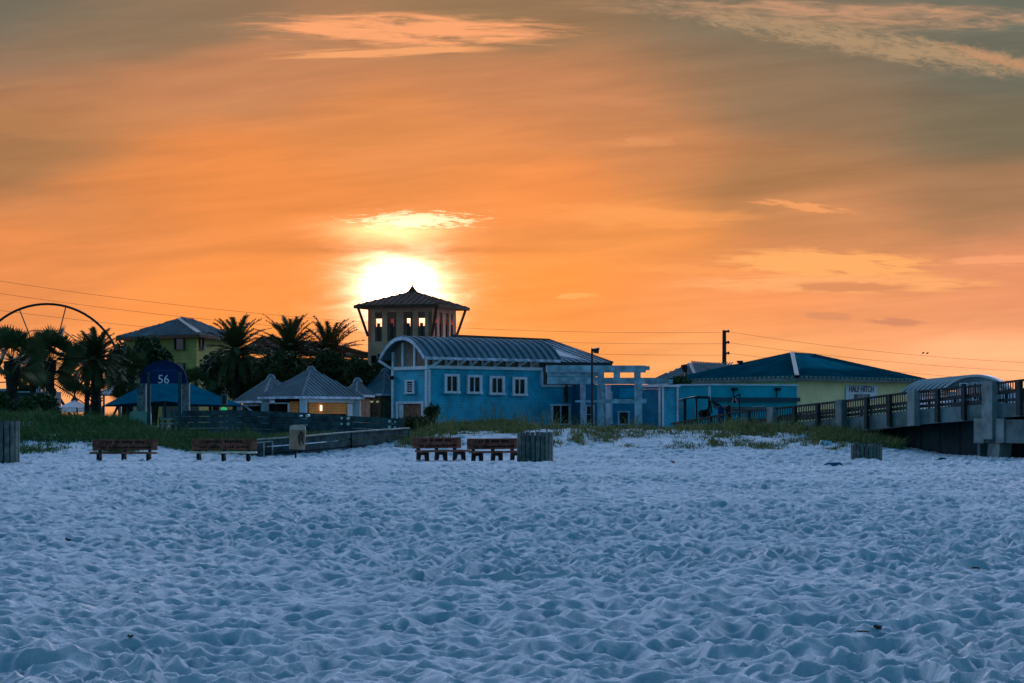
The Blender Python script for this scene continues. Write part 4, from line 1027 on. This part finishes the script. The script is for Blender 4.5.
root = thing('dark_floodlight', (xpx(685.5, 160), 160, 1.0), 'short dark fixture on a post in front of the grey roof', 'street lamp')
mb = MB(); mb.tube([P(686.5,400,160), P(685.5,370,160)], [.06,.08], 6); mb.build('pole', rubber, root)
mb = MB(); mb.tube([P(684.3,364.5,160), P(684.6,366.5,160), P(685.5,372,160)], [.22,.24,.12], 8); mb.build('lamp_head', rubber, root)
wirem = mat('wire_rubber', (.05,.03,.025), .8)
def wire(pts, label):
    xs = [p[0] for p in pts]; ys = [p[1] for p in pts]; Ys = [p[2] for p in pts]
    path = []
    # smooth quadratic fit through the given sag points
    cf = np.polyfit(xs, ys, 2 if len(xs) > 2 else 1)
    for a in np.linspace(min(xs), max(xs), 46): path.append(P(a, float(np.polyval(cf, a)), float(np.interp(a, xs, Ys))))
    mb = MB(); mb.tube(path, .0095, 4); tag(mb.build('power_line', wirem), label, 'power line', 'power lines across the sky')
wire([(-90,268,140),(0,279,145),(180,304,160),(345,322,175),(530,331.5,188),(729,331.5,195)], 'highest power line left of the utility pole')
wire([(-90,281,140),(0,292,145),(180,315,160),(345,332,175),(530,343.5,188),(729,342.5,195)], 'middle power line left of the utility pole')
wire([(-90,300,140),(0,309,145),(180,328,160),(345,345,175),(600,356.5,188),(729,353.3,195)], 'lowest power line left of the utility pole')
wire([(729,331.5,195),(860,350,185),(1024,362,170),(1150,366,160)], 'highest power line right of the utility pole')
wire([(729,342.5,195),(860,359,185),(1024,371,170),(1150,375,160)], 'middle power line right of the utility pole')
wire([(729,353.3,195),(860,368,185),(1024,382,170),(1150,388,160)], 'lowest power line right of the utility pole')
for i, (a, b) in enumerate(((923.2, 353.3), (927.4, 353.6))):
    c_ = P(a, b, 177.5); mb = MB(); mb.tube([c_+Vector((-.11,0,-.01)), c_+Vector((-.04,0,.01)), c_+Vector((.02,0,.04)), c_+Vector((.06,0,.08)), c_+Vector((.11,0,.08))], [.01,.05,.055,.035,.008], 8)
    tag(mb.build('perched_bird', rubber), ('left' if i == 0 else 'right')+' one of two small birds perched on the right power line', 'bird', 'birds on the wire')

# ---------------------------------------------------------------- palms and shrubs
def frond(V, Fc, base_, az, el, L, r_, lw=.06, ll=.5, droop=1.0):
    n = 13; p = Vector(base_); e = el; pts = [p.copy()]; dirs = []
    for i in range(n):
        d = Vector((math.cos(az)*math.cos(e), math.sin(az)*math.cos(e), math.sin(e))); dirs.append(d)
        p = p+d*L/n; pts.append(p.copy()); e -= droop*(.030+.062*i/n)
    for i in range(n):
        d = dirs[i]; s = d.cross(Vector((0,0,1))); s = s.normalized() if s.length > .05 else Vector((-math.sin(az), math.cos(az), 0)); up = s.cross(d)
        a, b = pts[i], pts[i+1]; rw = .022*(1-i/n)+.006
        k = len(V); V += [a-s*rw, a+s*rw, b+s*rw, b-s*rw]; Fc.append((k,k+1,k+2,k+3))
        k = len(V); V += [a-up*rw, a+up*rw, b+up*rw, b-up*rw]; Fc.append((k,k+1,k+2,k+3))
        if i < 1: continue
        for q in (0., .25, .5, .75):
            c_ = a+(b-a)*q; f_ = (i+q)/n; l_ = ll*min(1, .3+f_*2.4)*(1-.5*f_**4)
            for sg_ in (-1, 1):
                dr = (s*sg_*1.0+d*1.0+up*(.35+r_.uniform(-.45,.35))).normalized()
                tip = c_+dr*l_*r_.uniform(.8,1.1)-Vector((0,0,.10*l_)); wv_ = d*lw/2
                k = len(V); V += [c_-wv_, c_+wv_, tip]; Fc.append((k,k+1,k+2))
def fan_leaf(V, Fc, base_, az, el, L, rad, r_):
    d = Vector((math.cos(az)*math.cos(el), math.sin(az)*math.cos(el), math.sin(el))); c_ = Vector(base_)+d*L
    s = d.cross(Vector((0,0,1))); s = s.normalized() if s.length > .05 else Vector((1,0,0)); up = s.cross(d)
    ro = r_.uniform(-1.3,1.3); s, up = s*math.cos(ro)+up*math.sin(ro), up*math.cos(ro)-s*math.sin(ro)
    k = len(V); V += [Vector(base_)-s*.02, Vector(base_)+s*.02, c_+s*.015, c_-s*.015]; Fc.append((k,k+1,k+2,k+3))
    for i in range(19):
        a = R(-105+i*210/18); dr = d*math.cos(a)+s*math.sin(a)+up*.12; dr.normalize()
        tip = c_+dr*rad*(.75+.25*math.cos(a*.7))*r_.uniform(.85,1.05)-Vector((0,0,.12*rad)); sd = dr.cross(up).normalized()*.045
        m_ = c_+dr*rad*.45
        k = len(V); V += [c_, m_-sd, tip, m_+sd]; Fc.append((k,k+1,k+2,k+3))
def palm(px, py, Y, L, label, nf=46, kind='feather', tr=.2, lean=0., seed=1, zmin=.9, emin=-50, ll=.5, name='palm_tree', lw=.06):
    r_ = random.Random(seed); top_ = P(px, py, Y); base_ = Vector((top_.x-lean, Y, zmin))
    rt = thing(name, (base_.x, base_.y, zmin), label, 'palm tree', 'palm trees behind the dune')
    path = [base_+(top_-base_)*t_+Vector((lean*.3*math.sin(t_*math.pi),0,0)) for t_ in np.linspace(0,1,9)]
    rs = [tr*(1.25-.35*min(1,t_*2))*(1+.06*r_.uniform(-1,1)) for t_ in np.linspace(0,1,9)]
    rs[-1] = tr*1.2; rs[-2] = tr*1.25
    mb = MB(); mb.tube(path, rs, 10)
    for i in range(26):     # boots
        f_ = r_.uniform(.15,1); p = base_+(top_-base_)*f_; a = r_.uniform(0, 6.28); o2 = Vector((math.cos(a), math.sin(a), 0))
        mb.tube([p+o2*tr*.7, p+o2*(tr*1.25)+Vector((0,0,.12))], [.07,.03], 4)
    mb.build('trunk', barkm, rt)
    V = []; Fc = []
    for i in range(nf):
        az = i*2.399+r_.uniform(-.2,.2); f_ = (i+.5)/nf; el = R(86+(emin-86)*f_**1.0+r_.uniform(-7,7))
        if kind == 'feather': frond(V, Fc, top_+Vector((0,0,.1)), az, el, L*r_.uniform(.82,1.08), r_, lw=lw, ll=ll)
        else: fan_leaf(V, Fc, top_, az, el, L*r_.uniform(.5,.95), L*.62, r_)
    mb = MB(); mb.add(V, Fc); mb.build('crown', leafp, rt); return rt
palm(236, 352, 150, 2.5, 'tall feather palm standing in front of the green building', nf=74, tr=.22, seed=3, ll=.42, lw=.085)
palm(290, 355, 156, 2.95, 'feather palm with the tallest plume, left of the middle pair', nf=78, tr=.24, seed=4, ll=.44, lw=.09)
palm(329, 359, 158, 2.9, 'spreading feather palm nearest the tower, right of the middle pair', nf=74, tr=.24, seed=5, ll=.44, lw=.09)
palm(96, 360, 136, 2.0, 'feather palm whose thick trunk stands right of the small tent', nf=70, tr=.32, seed=6, ll=.36, lw=.08)
palm(50, 360, 134, 1.55, 'shaggy fan palm between the wheel spokes and the balcony house', nf=52, kind='fan', tr=.28, seed=7, emin=-35)
palm(12, 361, 130, 1.6, 'shaggy fan palm with a broad trunk at the left edge', nf=56, kind='fan', tr=.36, seed=8, emin=-35)
palm(87, 372, 141, 1.5, 'short fan palm with a slender trunk beside the thick trunked one', nf=44, kind='fan', tr=.16, seed=9, emin=-50)
palm(130, 376, 146, 1.35, 'fan palm in front of the left end of the green building', nf=52, kind='fan', tr=.2, seed=10, emin=-60)
palm(196, 384, 148, .9, 'small young fan palm at the foot of the green wall', nf=24, kind='fan', tr=.1, seed=12, emin=-10)
palm(33, 368, 143, 1.3, 'low fan palm filling the gap between the two left palms', nf=46, kind='fan', tr=.2, seed=13, emin=-60)

def foliage(name, label, px0, py0, px1, py1, Y, m, n=2600, leaf=.16, depth=1.6, seed=1, cat='shrub', trunk=True, group='trees and shrubs behind the dune', lobes=9):
    r_ = np.random.RandomState(seed); A = P(px0, py1, Y); B = P(px1, py0, Y); cx, cz = (A.x+B.x)/2, (A.z+B.z)/2; rx, rz_ = (B.x-A.x)/2, (B.z-A.z)/2
    zb = 1.0 if Y > 118 else .9
    rt = thing(name, (cx, Y, zb), label, cat, group)
    if trunk:
        mb = MB()
        for i in range(4):
            a = i*1.7; mb.tube([(cx+.1*math.cos(a), Y+.1*math.sin(a), zb-.2), (cx+.35*rx*math.cos(a), Y+.3*depth*math.sin(a), cz-.3*rz_), (cx+.6*rx*math.cos(a), Y+.5*depth*math.sin(a), cz+.4*rz_)], [.13,.08,.03], 6)
        mb.build('trunk', barkm, rt)
    # clumps through the crown's volume
    cl = []
    for i in range(lobes*3):
        v_ = r_.normal(size=3); v_ /= np.linalg.norm(v_); q = r_.uniform(.15,.85)**.6
        cl.append((cx+v_[0]*rx*q*.8, Y+v_[1]*depth*q*.8, cz+v_[2]*rz_*q*.8, r_.uniform(.28,.5)))
    cl = np.array(cl); ii = r_.randint(0, len(cl), n); v_ = r_.normal(size=(n,3)); v_ /= np.linalg.norm(v_, axis=1)[:,None]; q = r_.uniform(.3,1.0,n)**.5
    c_ = cl[ii]; P0 = np.stack([c_[:,0]+v_[:,0]*rx*c_[:,3]*q, c_[:,1]+v_[:,1]*depth*.5*q, c_[:,2]+v_[:,2]*rz_*c_[:,3]*q*1.1], 1)
    P0[:,2] = np.maximum(P0[:,2], zb)
    a = r_.normal(size=(n,3)); a /= np.linalg.norm(a, axis=1)[:,None]; b = np.cross(a, r_.normal(size=(n,3))); b /= np.linalg.norm(b, axis=1)[:,None]
    s = leaf*r_.uniform(.6,1.3,n)[:,None]
    V = np.concatenate([P0-a*s, P0+b*s*.42, P0+a*s, P0-b*s*.42], 1).reshape(-1,3)-np.array(rt.location)
    me = bpy.data.meshes.new('crown'); me.from_pydata(V.tolist(), [], np.arange(4*n).reshape(-1,4).tolist()); me.materials.append(m)
    o = bpy.data.objects.new('crown', me); COL.objects.link(o); o.parent = rt; return rt
foliage('broadleaf_tree', 'dark spreading tree in front of the green building above the numbered sign', 128, 332, 178, 388, 158, leafd, 5200, .2, 2.2, 1, 'tree')
foliage('broadleaf_tree', 'dark rounded tree left of the numbered sign and under the roof corner', 104, 345, 142, 392, 152, leafd, 3600, .18, 1.8, 2, 'tree')
foliage('hedge_shrub', 'dense dark shrub below the balcony house at the far left', 16, 391, 58, 432, 122, leafd, 6500, .13, 1.5, 3)
foliage('hedge_shrub', 'dark shrub crowding the trunk of the left edge palm', -10, 392, 14, 420, 128, leafd, 1500, .12, 1., 33)
foliage('hedge_shrub', 'tall dark shrub behind the palm in front of the green building', 196, 350, 232, 400, 162, leafd, 2600, .18, 1.8, 4)
foliage('hedge_shrub', 'dark bush left of the kiosk roofs, behind the tall palm trunk', 226, 362, 262, 402, 158, leafd, 4000, .18, 1.8, 5)
foliage('hedge_shrub', 'broad olive bush rising above the left kiosk roof', 250, 352, 306, 396, 148, leafo, 6500, .18, 1.8, 6)
foliage('hedge_shrub', 'olive bush between the palms and the largest kiosk roof', 300, 352, 352, 398, 150, leafo, 6000, .18, 1.8, 7)
foliage('hedge_shrub', 'olive bush directly left of the tower foot', 344, 356, 376, 396, 147, leafo, 4200, .17, 1.4, 8)
foliage('hedge_shrub', 'olive bush between the tower foot and the blue gable', 366, 355, 397, 388, 151, leafo, 4200, .16, 1., 9)
foliage('hedge_shrub', 'scruffy olive bush on the dune below the blue gable', 392, 414, 436, 436, 112.5, leafo, 4200, .10, .9, 10)
foliage('hedge_shrub', 'small dark tree top beside the grey roof and annex', 668, 376, 692, 390, 152, leafd, 900, .13, .8, 11)
foliage('hedge_shrub', 'dark leafy bush at the foot of the blue corner board', 423, 402, 440, 422, 136, leafo, 900, .11, .5, 12)

# ---------------------------------------------------------------- dune grass
def grass():
    r_ = np.random.RandomState(5); px_l = []; 
    def field(n, x0, x1, ya, yb, hmean, spread, clump, seed, thr=-1):
        rr_ = np.random.RandomState(seed)
        nc_ = n//clump; cpx = rr_.uniform(x0, x1, nc_); cY = rr_.uniform(ya, yb, nc_)
        cX = (cpx-512)/F*cY
        k_ = vnoise(cX*.55, cY*.35, seed)+.5*vnoise(cX*1.6, cY*.9, seed+1); keep = k_ > thr; cX = cX[keep]; cY = cY[keep]
        X_ = np.repeat(cX, clump)+rr_.normal(0, spread, len(cX)*clump); Y_ = np.repeat(cY, clump)+rr_.normal(0, spread, len(cY)*clump)
        hh = hmean*(.55+.9*rr_.rand(len(X_)))*np.repeat(.7+.6*rr_.rand(len(cX)), clump)
        px_l.append((X_, Y_, hh))
    field(24000, -60, 150, 103.5, 116, .32, .18, 14, 1, -.30)
    field(15000, 140, 262, 103, 110.2, .27, .18, 14, 15, -.30)
    field(12000, -60, 130, 110, 121, .45, .25, 12, 2, -.2)
    field(8000, -60, 100, 99, 104, .14, .24, 14, 3, .14)
    field(9000, 90, 262, 99.5, 104.5, .26, .16, 14, 31, .10)
    field(8000, 262, 400, 106.5, 110.4, .22, .15, 14, 4, -.3)
    field(9000, 385, 520, 108, 115, .26, .18, 14, 5, -.08)
    field(7000, 400, 560, 103, 108, .15, .22, 14, 6, -.02)
    field(11000, 470, 700, 110.5, 117, .20, .2, 12, 7, -.04)
    field(14000, 640, 880, 110.5, 118, .28, .22, 12, 8, .05)
    field(1400, 560, 880, 107, 116, .62, .25, 6, 81, .0)
    field(1600, -40, 250, 105, 114, .6, .25, 6, 82, .0)
    field(14000, 555, 850, 101.5, 109.8, .13, .24, 14, 9, .02)
    field(5000, 555, 850, 103, 109.8, .26, .12, 22, 91, .06)
    field(9000, 820, 905, 105, 114, .34, .2, 14, 10, -.22)
    field(2600, 700, 800, 108, 112, .5, .2, 10, 12, .0)
    field(420, 420, 560, 106, 114, .95, .05, 3, 13, .0)
    X_ = np.concatenate([a[0] for a in px_l]); Y_ = np.concatenate([a[1] for a in px_l]); h_ = np.concatenate([a[2] for a in px_l])
    Z_ = terrain(X_, Y_, False)-.06; n = len(X_)
    keep = (Z_ > -.02) | (Y_ > 103)
    # keep grass off the beach in front of the pier foot
    keep &= ~((X_*F/Y_+512 > 905) & (Y_ < 108)); X_, Y_, Z_, h_ = X_[keep], Y_[keep], Z_[keep], h_[keep]; n = len(X_)
    az = r_.uniform(0, 6.283, n); ln = h_*r_.uniform(.2,1.15,n); wd_ = .010+.012*r_.rand(n)
    ax = np.cos(az); ay = np.sin(az); ba = r_.uniform(0, 6.283, n); bx, by = np.cos(ba)*wd_, np.sin(ba)*wd_
    B0 = np.stack([X_-bx, Y_-by, Z_], 1); B1 = np.stack([X_+bx, Y_+by, Z_], 1)
    M0 = np.stack([X_+ax*ln*.3-bx*.8, Y_+ay*ln*.3-by*.8, Z_+h_*.6], 1); M1 = np.stack([X_+ax*ln*.3+bx*.8, Y_+ay*ln*.3+by*.8, Z_+h_*.6], 1)
    T0 = np.stack([X_+ax*ln, Y_+ay*ln, Z_+h_], 1)
    V = np.stack([B0, B1, M1, M0, T0], 1).reshape(-1,3).astype(np.float32)
    i0 = np.arange(n, dtype=np.int32)*5
    loops = np.stack([i0, i0+1, i0+2, i0+3, i0+3, i0+2, i0+4], 1).ravel()
    me = bpy.data.meshes.new('dune_grass'); me.vertices.add(len(V)); me.vertices.foreach_set('co', V.ravel())
    me.loops.add(len(loops)); me.loops.foreach_set('vertex_index', loops)
    ls = np.stack([np.arange(n)*7, np.arange(n)*7+4], 1).ravel().astype(np.int32)
    me.polygons.add(2*n); me.polygons.foreach_set('loop_start', ls); me.update(calc_edges=True); me.validate()
    m = bpy.data.materials.new('dune_grass'); m.use_nodes = True; t = m.node_tree; k = NT(t); b = t.nodes['Principled BSDF']
    g = k.n('ShaderNodeTexCoord').outputs['Object']; sx = k.n('ShaderNodeSeparateXYZ'); t.links.new(g, sx.inputs[0])
    f_ = k.noise(g, .5, 4, .6); f2 = k.noise(g, 6., 2, .6)
    gr = k.mix(k.ss(f2, .35, .65), (.04,.095,.03), (.13,.18,.05))
    ol = k.mix(k.ss(f2, .35, .65), (.10,.11,.035), (.30,.25,.09))
    wx = k.ss(k.m('ADD', sx.outputs[0], k.m('MULTIPLY_ADD', f_, 10., -5.)), -13., -6.)
    k.inp(b.inputs['Base Color'], k.mix(wx, gr, ol)); b.inputs['Roughness'].default_value = .8; b.inputs['Specular IOR Level'].default_value = .15
    me.materials.append(m); o = bpy.data.objects.new('dune_grass', me); COL.objects.link(o)
    tag(o, 'tufted green and olive grass growing over the dune', 'grass', kind='stuff')
grass()

# ---------------------------------------------------------------- litter on the sand
def on_sand(px, py):
    Y = F*EYE/(py-HY); 
    for _ in range(6): Y = F*(EYE-float(terrain(np.array([xpx(px,Y)]), np.array([Y]))[0]))/(py-HY)
    Yc = np.linspace(Y-.35, Y+.35, 29); zc_ = terrain((px-512)/F*Yc, Yc); Y = float(Yc[int(np.argmax(zc_))])
    return Vector((xpx(px, Y), Y, float(zc_.max())))
def wood_bit(px, py, L, h, label, m=None):
    p = on_sand(px, py); r_ = random.Random(int(px)); mb = MB(); pts = []
    for i in range(6): pts.append(p+Vector((-L/2+L*i/5, r_.uniform(-.02,.02), h*.4+r_.uniform(-.3,.5)*h)))
    mb.tube(pts, [h*.2,h*.5,h*.62,h*.5,h*.55,h*.15], 7); tag(mb.build('driftwood', m or mat('driftwood', (.03,.025,.022), .9, .3, 20.)), label, 'driftwood', 'dark bits of driftwood on the sand'); 
wood_bit(975, 572, .11, .03, 'dark driftwood scrap lying alone on the right sand')
wood_bit(878, 642, .07, .032, 'round dark driftwood lump in the lower right sand')
wood_bit(862, 644.5, .13, .012, 'thin dark stick beside the round driftwood lump')
wood_bit(68, 541.5, .09, .03, 'tiny dark twig on the left sand')
wood_bit(130, 652, .05, .018, 'tiny dark twig in the lower left sand')
wood_bit(942, 460.8, .35, .06, 'dark flat scrap on the sand under the pier edge')
def paper(px, py, w_, h_, m, name, label, cat):
    p = on_sand(px, py); mb = MB(); mb.prism([p+Vector((-w_/2,0,-.02)), p+Vector((w_/2,.02,-.02)), p+Vector((w_*.35,.03,h_)), p+Vector((-w_*.3,.0,h_*.85))], (0,.015,.01)); tag(mb.build(name, m), label, cat)
paper(594.5, 529, .06, .13, whitep, 'plastic_cup', 'small white cup upright on the mid sand', 'litter')
paper(779.5, 548, .04, .11, whitep, 'plastic_straw', 'small white stub upright on the sand right of centre', 'litter')
paper(672.5, 462.5, .22, .10, mat('red_toy', (.30,.05,.04), .6), 'sand_toy', 'small red toy on the sand below the annex', 'toy')
paper(833, 463.5, .75, .10, mat('blue_towel', (.02,.10,.20), .8), 'beach_towel', 'dark blue towel lying left of the half buried enclosure', 'towel')
q = Vector((xpx(826,104),104,tz(xpx(826,104),104))); mb = MB(); mb.prism([q+Vector((-.3,0,-.1)), q+Vector((.3,0,-.1)), q+Vector((.25,.1,.12)), q+Vector((-.2,.1,.16))], (0,.2,0)); tag(mb.build('plastic_bag', whitep), 'white plastic bag caught on the dune left of the buried enclosure', 'litter')
